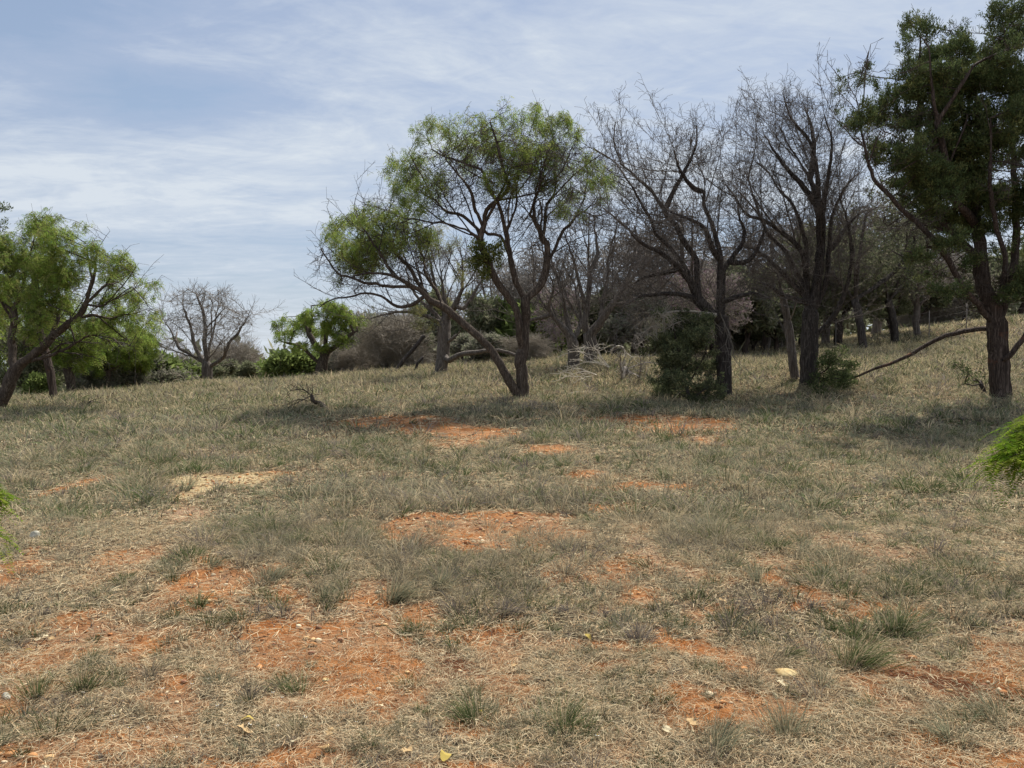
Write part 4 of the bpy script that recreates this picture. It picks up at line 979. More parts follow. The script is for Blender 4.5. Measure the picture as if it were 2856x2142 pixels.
# --- bare tree on the left skyline
L_D5 = [
 ([(580, 1085), (579, 1050), (575, 1015)], 0, 0), ([(575, 1015), (545, 975), (533, 920), (520, 870), (500, 830)], 0, .3), ([(575, 1015), (572, 960), (570, 900), (560, 850), (545, 810)], 0, -.4),
 ([(575, 1015), (585, 950), (600, 890), (620, 840), (640, 805)], 0, .5), ([(578, 1030), (620, 1000), (640, 960), (670, 920), (700, 880)], 0, -.6), ([(575, 1012), (530, 985), (490, 960), (460, 900), (450, 870)], 0, .7), ([(560, 995), (510, 990), (460, 975), (430, 965)], 0, -.4), ([(585, 950), (590, 880), (590, 820)], .1, .8)]
hero('dead_tree', 'pale fan-shaped bare tree on the skyline between the left mesquite and the small green one', 'tree', 38.0, (580, 1088), .26, L_D5, [], M_GREY, M_GTW, 431,
     per=4.2, kill=.3, extra=[(510, 840, 44, 36), (560, 830, 44, 36), (620, 850, 44, 44), (480, 900, 40, 36), (540, 900, 50, 40), (660, 900, 46, 36), (600, 930, 50, 40), (470, 960, 46, 24), (690, 890, 20, 24), (450, 870, 20, 20)],
     twig=[(3, .5, 2, 0, .15, .8, 10)], r_tip=.0085, step=.22, sec=(50, 1.4, .8, .05))

# --- dark evergreen bush under the blackened tree; round bush; sprig by the juniper
def bush(name, label, d0, base, stems, blobs, seed, pal, n=9, ln=.055, wd=.028, per=26, kill=.13, keep=1.0, extra=None, tw=M_MTW, base_r=.05, twig=((1, .16, 2, 0, .2, .8, 2),), up=.2, group=None, step=.12, wood=None, zr=1.3, cat='bush', clump=(1.6, .40)):
    return mass_tree(name, label, cat, d0, base, base_r, stems, blobs, seed, pal, wood=wood or M_DARK, tw=tw, per=per, n=n, ln=ln, wd=wd, kill=kill, keep=keep, twig=twig, up=up, extra=extra, group=group, step=step, r_tip=.0045, flute=.02, zr=zr, clump=clump)
bush('evergreen_bush', 'dark evergreen bush in two tiers beside the blackened trunk', 19.3, (1925, 1134),
     [([(1925, 1134), (1918, 1090), (1905, 1040), (1895, 980), (1880, 930), (1870, 890)], 0, 0), ([(1915, 1080), (1940, 1030), (1960, 980), (1965, 930)], 0, .3), ([(1922, 1115), (1890, 1095), (1860, 1080)], 0, -.3), ([(1922, 1115), (1960, 1090), (1990, 1060)], 0, .3), ([(1900, 1020), (1860, 990), (1830, 970)], 0, -.2)],
     [(1870, 900, 30, 24), (1920, 905, 36, 26), (1965, 900, 26, 26), (1860, 1030, 34, 24), (1930, 1010, 40, 30), (1975, 1020, 26, 30), (1880, 1060, 44, 24), (1835, 1100, 22, 18), (2005, 1090, 18, 26), (1880, 930, 40, 34), (1925, 950, 40, 34), (1950, 985, 36, 30), (1890, 985, 44, 30), (1850, 960, 28, 26), (1960, 940, 28, 26), (1910, 1030, 44, 20), (1870, 1090, 36, 24), (1915, 1095, 40, 28), (1960, 1080, 36, 28), (1990, 1050, 20, 22), (1900, 1120, 34, 12), (1950, 1120, 40, 12), (1850, 1060, 18, 16), (1820, 940, 18, 16), (1845, 1085, 18, 14), (1985, 1095, 18, 18), (1815, 1060, 16, 12), (1840, 880, 20, 14), (1900, 870, 22, 14), (1800, 975, 16, 12), (1845, 1010, 20, 14), (1990, 985, 18, 16)],
     501, PAL_OAK * np.array([1.5, 1.35, 1.7]), n=13, ln=.06, wd=.028, keep=1.0, clump=(2.4, .41))
bush('evergreen_bush', 'low round dark bush at the foot of the broad bare tree', 20.7, (2322, 1104),
     [([(2322, 1104), (2322, 1060), (2318, 1020)], 0, 0), ([(2322, 1095), (2350, 1060), (2365, 1040)], 0, .2), ([(2322, 1095), (2295, 1070), (2280, 1045)], 0, -.2)],
     [(2320, 1000, 26, 20), (2300, 1040, 26, 26), (2340, 1030, 30, 26), (2320, 1070, 36, 22), (2360, 1065, 26, 20), (2285, 1080, 20, 16), (2330, 1092, 40, 10), (2385, 1060, 22, 18), (2350, 985, 14, 20), (2270, 1060, 20, 22), (2375, 1020, 18, 18), (2400, 1085, 20, 12), (2290, 1010, 18, 16), (2345, 1055, 30, 24)], 502, PAL_OAK * 1.3, n=9, ln=.06, wd=.028, keep=.95, clump=(2.4, .40))
bush('evergreen_bush', 'sparse arching leafy sprig beside the juniper trunk', 18.4, (2752, 1096),
     [([(2752, 1096), (2735, 1070), (2710, 1050), (2680, 1030), (2662, 1012)], 0, .2), ([(2752, 1096), (2745, 1050), (2735, 1015)], 0, -.1), ([(2735, 1070), (2710, 1075), (2690, 1070)], 0, -.3)],
     [(2675, 1022, 18, 9), (2700, 1040, 22, 12), (2725, 1058, 22, 14), (2738, 1020, 9, 18), (2745, 1078, 18, 14), (2705, 1060, 16, 8)], 503, PAL_OAK, n=5, per=30)

# ------------------------------------------------------------------ brush piles, fallen and hanging dead branches
def sticks(name, label, cat, d0, base, chains, material, seed, extra=None, base_r=.05, twig=((1, .3, 2, 0, .1, .7, 4),), r_tip=.006, per=1.0, step=.12, flute=.03, dens=.5, kill=.2, hang=False):
    return hero(name, label, cat, d0, base, base_r, chains, [], material, material, seed, extra=extra, twig=list(twig), r_tip=r_tip, step=step, flute=flute, dens=dens, kill=kill, hang=hang, lift=.05)
sticks('fallen_branch', 'pale bleached branch fanned out low over the grass behind the central mesquite', 'branch', 25.6, (1700, 1026),
       [([(1700, 1026), (1685, 1018), (1660, 1012), (1628, 1013), (1590, 1026), (1555, 1044)], 0, -.6), ([(1700, 1024), (1665, 985), (1640, 972), (1600, 962)], 0, .3), ([(1685, 1018), (1650, 1000), (1620, 980), (1595, 978)], 0, 0),
        ([(1685, 1018), (1640, 1006), (1610, 1002), (1585, 1010)], 0, -.3), ([(1700, 1024), (1672, 990), (1655, 968), (1665, 960), (1690, 962)], .2, .4), ([(1690, 1020), (1655, 992), (1600, 985), (1560, 1000)], 0, .4)],
       M_BLEACH, 601, base_r=.04, r_tip=.011, hang=True)
sticks('fallen_branch', 'pale forked branch tips splayed forward on the grass left of the dead shrub', 'branch', 23.4, (1662, 1046),
       [([(1662, 1046), (1650, 1040), (1625, 1035), (1590, 1046), (1554, 1062)], 0, -1.2), ([(1655, 1042), (1620, 1058), (1590, 1074), (1564, 1088)], 0, -2.0), ([(1650, 1040), (1615, 1028), (1580, 1030), (1558, 1040)], 0, .2), ([(1645, 1045), (1610, 1052), (1575, 1052)], 0, -.3), ([(1655, 1042), (1648, 1060), (1640, 1070)], 0, -.2)],
       M_BLEACH, 602, base_r=.036, r_tip=.011, hang=True)
sticks('fallen_branch', 'pale bent branch arching from the bleached fan toward the dead shrub', 'branch', 24.6, (1705, 985),
       [([(1690, 988), (1705, 975), (1722, 965), (1738, 968), (1748, 985)], 0, -.2), ([(1722, 965), (1700, 962), (1670, 975), (1640, 968), (1610, 975)], 0, .3), ([(1748, 985), (1765, 995), (1790, 990)], -.2, -.4), ([(1738, 968), (1745, 1000), (1735, 1040), (1728, 1075)], -.1, -.8)],
       M_BLEACH, 613, base_r=.034, r_tip=.011, hang=True)
sticks('fallen_branch', 'thin pale stick lying flat below the bleached branch fan', 'branch', 21.0, (1650, 1096),
       [([(1650, 1094), (1620, 1094), (1595, 1095), (1578, 1104)], 0, -.3)], M_BLEACH, 603, base_r=.03, r_tip=.018, twig=(), hang=True)
sticks('dead_shrub', 'grey-brown uprooted dead shrub with short stout arms right of the pale branches', 'bush', 23.9, (1745, 1050),
       [([(1745, 1050), (1742, 1030), (1738, 1010), (1745, 990), (1738, 970), (1722, 970), (1705, 980)], 0, 0), ([(1742, 1030), (1755, 1010), (1768, 985), (1780, 960), (1795, 940)], 0, .2), ([(1742, 1032), (1770, 1022), (1800, 1014), (1815, 1010), (1840, 1014)], 0, -.3),
        ([(1742, 1034), (1770, 1034), (1800, 1024)], 0, -.3), ([(1740, 1030), (1738, 1055), (1728, 1077)], 0, -.6), ([(1744, 1034), (1765, 1044), (1788, 1056)], 0, -.5), ([(1742, 1030), (1730, 1010), (1728, 995)], 0, .2)],
       M_GTW, 604, base_r=.11, extra=[(1745, 1040, 40, 22), (1780, 950, 30, 26), (1720, 985, 26, 16), (1810, 1012, 26, 10)], r_tip=.010, hang=True)
sticks('fallen_branch', 'crooked dark dead branch lying on the open grass left of centre', 'branch', 18.7, (920, 1147),
       [([(920, 1147), (905, 1136), (889, 1124), (870, 1118), (857, 1117), (832, 1113), (812, 1122), (790, 1132), (765, 1136)], 0, .9), ([(872, 1119), (868, 1104), (872, 1092), (866, 1088)], 0, .1), ([(866, 1106), (860, 1096), (845, 1082)], 0, .3),
        ([(845, 1115), (815, 1128), (790, 1142), (770, 1142)], 0, .4), ([(868, 1100), (850, 1090), (830, 1088), (800, 1096)], 0, .4)],
       M_MESQ, 605, base_r=.06, r_tip=.011, hang=True, twig=((1, .35, 2, 0, .2, .7, 4),))
for (x_, y_, d_, sd_, lab_) in [(262, 1120, 21.5, 606, 'thin forked twig on the grass near the left mesquite'), (610, 1136, 18.5, 607, 'short bent stick on the grass between the left mesquite and the dark fallen branch')]:
    sticks('fallen_twig', lab_, 'twig', d_, (x_ - 25, y_ + 8), [([(x_ - 25, y_ + 8), (x_ - 8, y_ - 2), (x_ + 18, y_ - 8)], 0, .3), ([(x_ - 8, y_ - 2), (x_ + 10, y_ + 2), (x_ + 26, y_ + 4)], 0, -.2)], M_MTW, sd_, base_r=.016, r_tip=.005)
sticks('dead_branch', 'pale thin dead branch hanging down the right side of the blackened trunk', 'branch', 20.1, (2008, 871),
       [([(2012, 880), (2020, 900), (2033, 930), (2040, 965), (2046, 1000), (2062, 1022), (2078, 1045), (2088, 1078)], 0, -.4), ([(2040, 965), (2050, 1000), (2080, 1025), (2110, 1050)], 0, .2), ([(2033, 930), (2025, 960), (2036, 990)], 0, -.2), ([(2012, 880), (2030, 940), (2048, 985)], 0, .2)],
       M_GTW, 608, base_r=.022, r_tip=.0065, hang=True)
# brown hanging twigs over the dark bush; this one hangs from the tree, so its foot stays where the limb is
sticks('dead_branch', 'tangle of drooping brown twigs hanging above the two-tiered evergreen bush', 'branch', 19.7, (1996, 880),
       [([(1996, 880), (1960, 872), (1910, 868), (1860, 872), (1810, 884), (1775, 905)], 0, -.3), ([(1960, 872), (1920, 890), (1870, 905), (1830, 930)], 0, -.5), ([(1980, 876), (1950, 905), (1920, 940)], 0, .2), ([(1860, 872), (1820, 870), (1780, 870)], 0, .3)],
       M_BROWN, 609, base_r=.05, extra=[(1800, 890, 40, 26), (1860, 880, 40, 26), (1920, 880, 40, 26), (1970, 900, 30, 26), (1850, 925, 50, 20), (1790, 930, 24, 24)], twig=((3, .35, 3, .35, 0, .8, 12),), r_tip=.0055, dens=.9, hang=True)
for (x0, y0, x1, y1, d_, sd_, r_, lab_) in [(1102, 1034, 1184, 936, 33, 610, .085, 'straight dark dead pole leaning to the right in front of the brown thicket'), (1157, 1022, 1180, 996, 31.5, 611, .06, 'short dark leaning log just right of the long leaning pole')]:
    sticks('dead_log', lab_, 'log', d_, (x0, y0), [([(x0, y0), ((x0 * 2 + x1) / 3, (y0 * 2 + y1) / 3), ((x0 + 2 * x1) / 3, (y0 + 2 * y1) / 3 + 1), (x1, y1)], 0, .2)], M_DARK, sd_, base_r=r_, r_tip=r_ * .6, twig=())
sticks('fallen_branch', 'pale arching dead sticks in the scrub below the pale fan-shaped tree', 'branch', 38.5, (520, 1082),
       [([(520, 1082), (516, 1060), (500, 1045), (480, 1040)], 0, 0), ([(520, 1082), (508, 1064), (490, 1058)], 0, .2), ([(522, 1082), (535, 1060), (530, 1040), (518, 1028)], 0, 0), ([(535, 1082), (542, 1062), (536, 1045)], 0, 0), ([(520, 1082), (500, 1074), (480, 1068)], 0, -.3)],
       M_BLEACH, 612, base_r=.06, r_tip=.014, twig=())

# ------------------------------------------------------------------ the scrub and trees behind: one source tree of each kind, then copies
def source(name, label, cat, kind, x, y, h, seed, group):
    """a tree grown in its own metres, h tall, standing at x, y"""
    rng = np.random.default_rng(seed); z = gz(x, y) - .06
    root = thing(name, label, cat, loc=(x, y, z), group=group)
    sk = Skel(seed); o = np.array([x, y, z])
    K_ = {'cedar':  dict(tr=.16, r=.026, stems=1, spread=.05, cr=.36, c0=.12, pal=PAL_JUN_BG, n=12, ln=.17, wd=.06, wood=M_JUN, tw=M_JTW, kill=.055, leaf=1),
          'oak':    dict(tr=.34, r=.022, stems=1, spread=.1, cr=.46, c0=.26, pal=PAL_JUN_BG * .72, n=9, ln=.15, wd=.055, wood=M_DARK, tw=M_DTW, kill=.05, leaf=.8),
          'green':  dict(tr=.15, r=.03, stems=3, spread=.25, cr=.55, c0=.08, pal=PAL_BRIGHT, n=10, ln=.13, wd=.05, wood=M_MESQ, tw=M_MTW, kill=.07, leaf=1),
          'mesq':   dict(tr=.32, r=.045, stems=1, spread=.15, cr=.55, c0=.36, pal=PAL_MESQ2, n=0, ln=.2, wd=.03, wood=M_MESQ, tw=M_MTW, kill=.055, leaf=1),
          'bare':   dict(tr=.24, r=.026, stems=1, spread=.1, cr=.42, c0=.25, pal=None, wood=M_GREY, tw=M_GTW, kill=.038, leaf=0),
          'brown':  dict(tr=.05, r=.02, stems=6, spread=.5, cr=.62, c0=.05, pal=None, wood=M_BROWN, tw=M_BROWN, kill=.05, leaf=0),
          'sage':   dict(tr=.06, r=.02, stems=5, spread=.45, cr=.62, c0=.06, pal=PAL_GREY, n=5, ln=.11, wd=.04, wood=M_GREY, tw=M_GTW, kill=.055, leaf=.7),
          'redbud': dict(tr=.2, r=.022, stems=3, spread=.2, cr=.42, c0=.25, pal=PAL_PINK, n=4, ln=.05, wd=.04, wood=M_DARK, tw=M_BROWN, kill=.045, leaf=.2)}[kind]
    st = h * .035
    tops = []
    for s_ in range(K_['stems']):
        a = rng.uniform(0, 6.28); sp = K_['spread'] * rng.uniform(.4, 1) * h * K_['tr'] * 1.5
        top = o + np.array([math.cos(a) * sp, math.sin(a) * sp, h * K_['tr'] * rng.uniform(.8, 1.2)])
        b0 = o if s_ == 0 else o + np.array([math.cos(a), math.sin(a), 0]) * h * .01
        k = sk.limb([b0, (b0 + top) / 2 + rng.normal(0, .01, 3) * h, top], st, start=None if s_ == 0 else 0, amp=3); tops.append(k)
    nl = 5 if K_['stems'] < 3 else 2
    for k in tops:
        for j in range(nl):
            a = rng.uniform(0, 6.28); rr = h * K_['cr'] * rng.uniform(.25, .8); zt = h * rng.uniform(.55, .95)
            p0 = sk.P[k]; p1 = np.array([x + math.cos(a) * rr, y + math.sin(a) * rr, z + zt])
            m = (p0 + p1) / 2 + np.array([math.cos(a), math.sin(a), 0]) * rr * .2
            sk.limb([p0, m, p1], st, start=k, amp=4)
    # uneven crown: overlapping lumps round the crown's middle
    cz = (K_['c0'] + 1) / 2 * h; rz_ = (1 - K_['c0']) / 2 * h; bl = []
    for j in range(15 if K_['leaf'] else 12):
        rag = kind in ('brown', 'sage', 'green'); v = unit(rng.normal(size=3)) * rng.uniform(.3, 1.05 if rag else .85); q = rng.uniform(.16, .40) if rag else rng.uniform(.22, .42)
        if kind == 'cedar': taper = 1.15 - .55 * (v[2] + .85) / 1.7
        else: taper = 1.0
        bl.append([x + v[0] * h * K_['cr'] * taper, y + v[1] * h * K_['cr'] * taper, z + cz + v[2] * rz_, h * K_['cr'] * q * 1.1, h * K_['cr'] * q * 1.1, rz_ * q * 1.15])
    bl = np.array(bl); kill = K_['kill'] * h
    sk.colonize(blob_points(rng, bl, 1.5 / kill ** 3), kill * .7, kill, h, iters=45)
    r, w = sk.radii(.004 + .0010 * h, h * K_['r'] / (1 if K_['stems'] == 1 else 1.6))
    tw = {'bare': [(3, .085 * h, 2, 10)], 'brown': [(2, .24 * h, 3, 14), (2, .09 * h, 1, .5)], 'sage': [(2, .20 * h, 3, 10)], 'redbud': [(3, .07 * h, 2, 8)]}.get(kind, [(1, .05 * h, 2, 3)])
    for (n, ln, seg, mw) in tw:
        ids = np.arange(len(sk.P)); sk.twigs(ids[(w <= mw) & (ids > 4)], n, ln, seg, 0, .15, .8)
        nn = len(sk.P) - len(r); r = np.concatenate([r, np.full(nn, .0035 + .0009 * h)]); w = np.concatenate([w, np.full(nn, .5)])
    finish(root, sk, r, w, K_['wood'], K_['tw'], seed=seed, flute=.06, flare=.3, split=.03)
    if K_['leaf']:
        P = np.array(sk.P); par = np.array(sk.par); c = np.where((r < .02) & in_blobs(P, bl, 1.2) & (rng.random(len(P)) < K_['leaf']))[0]
        if kind == 'mesq': Q, col = leaflets_mesquite(rng, np.repeat(P[c], 4, 0) + rng.normal(0, .06, (len(c) * 4, 3)), .22, 4, (.09, .026), K_['pal'])
        else: Q, col = sprays(rng, P[c], unit(P[c] - P[par[c]]), K_['n'], K_['ln'], K_['wd'], K_['pal'], up=.4, spread=.7)
        quads_obj('blossom' if kind == 'redbud' else 'foliage', Q - o, M_LEAF, root, col)
    root['h'] = h; return root
def copy_tree(src, name, label, cat, x, y, h, rz, group, sx=1.0):
    c = src.copy(); c.name = name; scene.collection.objects.link(c)
    k = h / src['h']; c.location = (x, y, gz(x, y) - .06 * k); c.scale = (k * sx, k * sx, k); c.rotation_euler = (0, 0, rz)
    tag(c, label, cat, group)
    for ch in list(src.children):
        d = ch.copy(); scene.collection.objects.link(d); d.parent = c
    return c
KIND = {'cedar': ('juniper_tree', 'tree', 'evergreen trees behind the clearing'), 'oak': ('oak_tree', 'tree', 'oaks behind the clearing'), 'green': ('green_bush', 'bush', 'bright bushes behind the clearing'),
        'mesq': ('mesquite_tree', 'tree', 'green mesquites behind the clearing'), 'bare': ('dead_tree', 'tree', 'bare trees behind the clearing'), 'brown': ('brown_thicket', 'bush', 'brown leafless thickets'),
        'sage': ('grey_scrub', 'bush', 'grey-green scrub bushes'), 'redbud': ('redbud_tree', 'tree', 'redbuds in flower')}
# (photograph x, depth, height, kind, label, width factor)
BG = [
 (200, 31, 3.9, 'mesq', 'small leafy mesquite with pale forked trunk under the left mesquite boughs', 1.0),
 (292, 35, 3.6, 'mesq', 'shaded mesquite just right of the pale forked trunk', 1.0),
 (382, 37, 3.3, 'mesq', 'shaded mesquite with dark thin trunk, last before the pale fan-shaped tree', .9),
 (70, 31, 3.1, 'cedar', 'squat juniper behind the foot of the leaning left mesquite', 1.3),
 (135, 37, 3.4, 'cedar', 'juniper between the leaning mesquite and the pale forked trunk', 1.3),
 (245, 40, 3.3, 'cedar', 'juniper showing between two shaded mesquite trunks', 1.3),
 (335, 42, 3.2, 'cedar', 'dark juniper behind the shaded mesquites', 1.4),
 (250, 35, 1.5, 'sage', 'grey scrub low under the left mesquite boughs', 1.3),
 (345, 38, 2.0, 'sage', 'grey scrub between the thin dark trunks at left', 1.3),
 (425, 41, 2.6, 'sage', 'tall grey scrub right of the shaded mesquites', 1.3),
 (105, 29, .9, 'green', 'small bright bush at the foot of the leaning mesquite', 1.3),
 (-60, 33, 5.5, 'mesq', 'mesquite mostly outside the frame behind the left juniper', 1.0),
 (470, 42, 2.1, 'green', 'light green bush left of the pale arching sticks', 1.3),
 (545, 44, 2.1, 'cedar', 'low juniper behind the foot of the pale fan-shaped tree', 1.5),
 (625, 43, 1.9, 'cedar', 'dark low juniper right of the fan-shaped tree trunk', 1.6),
 (690, 45, 1.9, 'cedar', 'low juniper midway between the fan-shaped tree and the small green mesquite', 1.6),
 (655, 50, 3.5, 'brown', 'wide brown thicket right of the fan-shaped tree', 1.5),
 (590, 52, 3.3, 'brown', 'brown thicket directly behind the fan-shaped tree', 1.4),
 (735, 47, 1.6, 'green', 'pale green low bush left of the small green mesquite', 1.6),
 (790, 41, 1.7, 'green', 'olive bush under the left side of the small green mesquite', 1.1),
 (850, 42, 1.6, 'green', 'bright bush right beside the small mesquite trunk', 1.2),
 (940, 43, 2.1, 'sage', 'grey-green scrub right of the small mesquite trunk', 1.5),
 (985, 40, 1.6, 'brown', 'low brown thicket between two grey-green plants', 1.4),
 (1030, 45, 4.2, 'bare', 'slim grey bare tree behind the brown thicket', 1.0),
 (1045, 41, 2.8, 'cedar', 'narrow grey-green juniper left of the large brown thicket', .9),
 (1100, 37, 2.6, 'brown', 'large brown thicket behind the leaning dead pole', 1.25),
 (1135, 47, 4.3, 'bare', 'bare tree behind the large brown thicket', 1.0),
 (1170, 38, 2.7, 'cedar', 'juniper between the leaning pole and the shaggy grey trunk', 1.0),
 (1215, 43, 4.8, 'cedar', 'tall juniper behind the shaggy grey trunk', .9),
 (1290, 39, 3.0, 'cedar', 'juniper in front of the taller brown-topped one right of the shaggy trunk', 1.1),
 (1345, 37, 4.0, 'cedar', 'tall juniper left of the central mesquite trunk', .85),
 (1330, 34, 1.3, 'sage', 'low grey brush right of the shaggy grey trunk', 1.6),
 (1415, 38, 2.8, 'green', 'green bush seen between the two mesquite stems', 1.1),
 (1500, 36, 2.7, 'green', 'green bush right of the central mesquite trunk', 1.2),
 (1555, 38, 3.2, 'cedar', 'juniper behind the dark leaning bare tree', 1.1),
 (1470, 31, 1.0, 'brown', 'knee-high brown brush behind the central mesquite', 1.7),
 (1395, 40, 6.2, 'bare', 'tall grey bare tree behind the central mesquite crown', 1.0),
 (1520, 37, 6.6, 'bare', 'tall bare tree between the central mesquite and the many-limbed one', 1.0),
 (1560, 33, 3.4, 'redbud', 'small redbud with faint pink bloom behind the dark leaning tree', .9),
 (1715, 37, 3.4, 'cedar', 'sage-coloured juniper right of the many-limbed bare tree', 1.1),
 (1790, 39, 4.0, 'cedar', 'juniper behind the dead shrub', 1.1),
 (1850, 35, 3.0, 'sage', 'grey scrub behind the two-tiered evergreen bush', 1.2),
 (1770, 38, 6.9, 'bare', 'grey bare tree between the many-limbed one and the blackened one', 1.1),
 (1900, 36, 7.2, 'bare', 'tall grey bare tree behind the blackened tree', 1.05),
 (1925, 29, 4.1, 'redbud', 'redbud in pink bloom left of the blackened trunk', .9),
 (2000, 31, 3.6, 'redbud', 'redbud in pink bloom right of the blackened trunk', .8),
 (2140, 40, 4.6, 'sage', 'tall grey scrub far behind the leaning snag', 1.1),
 (1660, 41, 4.0, 'sage', 'tall grey scrub behind the many-limbed bare tree', 1.2),
 (1080, 43, 3.8, 'sage', 'tall grey scrub rising behind the large brown thicket', 1.1),
 (1985, 38, 3.4, 'cedar', 'juniper behind the blackened trunk', 1.1),
 (2085, 33, 4.6, 'cedar', 'grey-green juniper between the two big bare trees', 1.1),
 (2100, 37, 2.2, 'cedar', 'dark low juniper left of the leaning snag', 1.6),
 (2165, 34, 3.6, 'cedar', 'juniper directly left of the leaning snag', 1.2),
 (2060, 38, 3.6, 'brown', 'brown thicket right of the blackened trunk', 1.2),
 (2130, 36, 7.4, 'bare', 'tall bare tree between the blackened and the broad bare tree', 1.05),
 (2235, 37, 4.6, 'cedar', 'tall juniper behind the broad bare tree', 1.0),
 (2340, 38, 6.6, 'cedar', 'dark juniper right of the broad bare tree', 1.2),
 (2408, 32.5, 7.3, 'oak', 'dusky evergreen oak with dark trunk between the broad bare tree and the juniper', 1.05),
 (2495, 37, 7.2, 'oak', 'dusky oak right of the dark-trunked one', 1.1),
 (2300, 42, 7.6, 'bare', 'tall bare tree behind the dusky oak', 1.1),
 (2440, 46, 9.0, 'bare', 'bare tree rising behind the oak crowns', 1.1),
 (2560, 50, 5.0, 'cedar', 'juniper beyond the wire fence left of the big juniper', 1.2),
 (2620, 53, 5.2, 'brown', 'brown thicket beyond the wire fence', 1.2),
 (2690, 52, 4.6, 'cedar', 'juniper beyond the wire fence next to the big juniper trunk', 1.2),
 (2560, 40, 6.5, 'bare', 'bare tree between the oak crowns and the big juniper', 1.0),
 (2750, 55, 5.4, 'cedar', 'juniper behind the big juniper trunk beyond the fence', 1.3),
 (2850, 52, 5.2, 'cedar', 'juniper beyond the fence at the right edge', 1.3),
 (2640, 56, 7.0, 'bare', 'bare tree beyond the fence above the brown thicket', 1.0),
 (2480, 43, 3.8, 'cedar', 'juniper beneath the oak crowns near the fence post', 1.2),
 (2960, 45, 6.0, 'cedar', 'juniper outside the right edge on the hillside', 1.2),
 (1270, 48, 5.6, 'bare', 'thin bare tree behind the shaggy grey-barked one', 1.0),
]
srcs = {}; rb = np.random.default_rng(77)
for (sx_, d_, h_, kind, lab, wf) in BG:
    x = float((sx_ - CXP) / FPX * d_); nm, cat, grp = KIND[kind]
    pool = srcs.setdefault(kind, [])
    if len(pool) < (2 if kind in ('cedar', 'bare', 'brown') else 1):
        t = source(nm, lab, cat, kind, x, d_, h_, 900 + len(srcs) * 7 + len(pool), grp); pool.append(t)
    else:
        copy_tree(pool[int(rb.integers(0, len(pool)))], nm, lab, cat, x, d_, h_ * rb.uniform(.95, 1.05), rb.uniform(0, 6.28), grp, wf)

# the far wood that reads as one mass, beyond and below the clearing
def far_wood():
    rng = np.random.default_rng(5); Q, C = [], []
    n = 1500
    a = rng.uniform(-1.15, 1.15, n); d = rng.uniform(58, 130, n) ; x = a * d * .95; z = ground(x, d)
    h = rng.uniform(2.6, 5.6, n) * (.7 + .6 * fbm(x, d, .05, 5, 3)); pal = np.vstack([PAL_JUN_BG, PAL_GREY, [[.26, .22, .18], [.30, .27, .23]], PAL_JUN_BG * 1.3])
    m = 46
    v = unit(rng.normal(size=(n, m, 3))) * (rng.random((n, m, 1)) ** .4)
    c = np.stack([x, d, z + h * .5], 1)[:, None] + v * np.stack([h * .55, h * .55, h * .55], 1)[:, None]
    c = c.reshape(-1, 3); k = len(c); s_ = np.repeat(h, m) * rng.uniform(.06, .16, k)
    d1 = unit(rng.normal(size=(k, 3))); d2 = unit(np.cross(d1, rng.normal(size=(k, 3))))
    q = np.stack([c - d1 * s_[:, None], c + d2 * s_[:, None] * .5, c + d1 * s_[:, None], c - d2 * s_[:, None] * .5], 1)
    col = np.repeat(pal[rng.integers(0, len(pal), n)], m, 0) * rng.uniform(.7, 1.25, (k, 1))
    o = quads_obj('distant_woods', q, M_LEAF, None, col)
    tag(o, 'low distant scrub woods beyond the clearing', 'woods', kind='stuff')
far_wood()

# ------------------------------------------------------------------ wire fence on the hill
def fence():
    posts = [(2180, 37.0), (2330, 37.5), (2484, 38.0), (2590, 39.0), (2694, 40.0), (2790, 41.0), (2900, 42.0)]
    pts = [((sx_ - CXP) / FPX * d_, d_) for sx_, d_ in posts]
    o = np.array([pts[0][0], pts[0][1], gz(*pts[0])])
    root = thing('wire_fence', 'thin wire fence with pale posts on the hill behind the oaks', 'fence', tuple(o))
    def rod(nm, a, b, r, m, sd=6):
        P = np.array([a, (np.array(a) + np.array(b)) / 2, b]) - o; t = tubes(P, np.array([-1, 0, 1]), np.full(3, r), np.arange(3), thick=.0)
        mesh_obj(nm, *t, m, root, smooth=True)
    for (x, y) in pts: z = gz(x, y); rod('post', (x, y, z - .2), (x, y, z + 1.35), .028, M_GTW)
    for k in range(len(pts) - 1):
        (xa, ya), (xb, yb) = pts[k], pts[k + 1]; za, zb = gz(xa, ya), gz(xb, yb)
        for hgt in (.35, .65, .95, 1.25): rod('wire', (xa, ya - .03, za + hgt), (xb, yb - .03, zb + hgt), .0035, M_GTW, 3)
fence()

# ------------------------------------------------------------------ small things on the near ground
def rock_mat(name, a, b_):
    m = mat(name); g = NT(m); f = g.noise(14, 6, .7); c = g.ramp(f, [(.35, a), (.65, b_)])
    bp = g.n('ShaderNodeBump'); bp.inputs['Strength'].default_value = .6; bp.inputs['Distance'].default_value = .01; g.l(f, bp.inputs['Height'])
    p = g.n('ShaderNodeBsdfPrincipled'); g.l(c, p.inputs['Base Color']); p.inputs['Roughness'].default_value = .95; p.inputs['Specular IOR Level'].default_value = .1; g.l(bp.outputs[0], p.inputs['Normal'])
    o = g.n('ShaderNodeOutputMaterial'); g.l(p.outputs[0], o.inputs[0]); return m
M_STY = rock_mat('ochre limestone', (.34, .22, .09), (.62, .50, .27)); M_STG = rock_mat('lichened limestone', (.26, .25, .20), (.60, .57, .47)); M_STO = rock_mat('rusty stone', (.30, .13, .05), (.55, .33, .17)); M_CLOD = rock_mat('dark clod', (.03, .02, .014), (.10, .06, .04))
def ico(sub=2):
    import bmesh
    bm = bmesh.new(); bmesh.ops.create_icosphere(bm, subdivisions=sub, radius=1); v = np.array([q.co[:] for q in bm.verts]); f = np.array([[q.index for q in g_.verts] for g_ in bm.faces]); bm.free(); return v, f
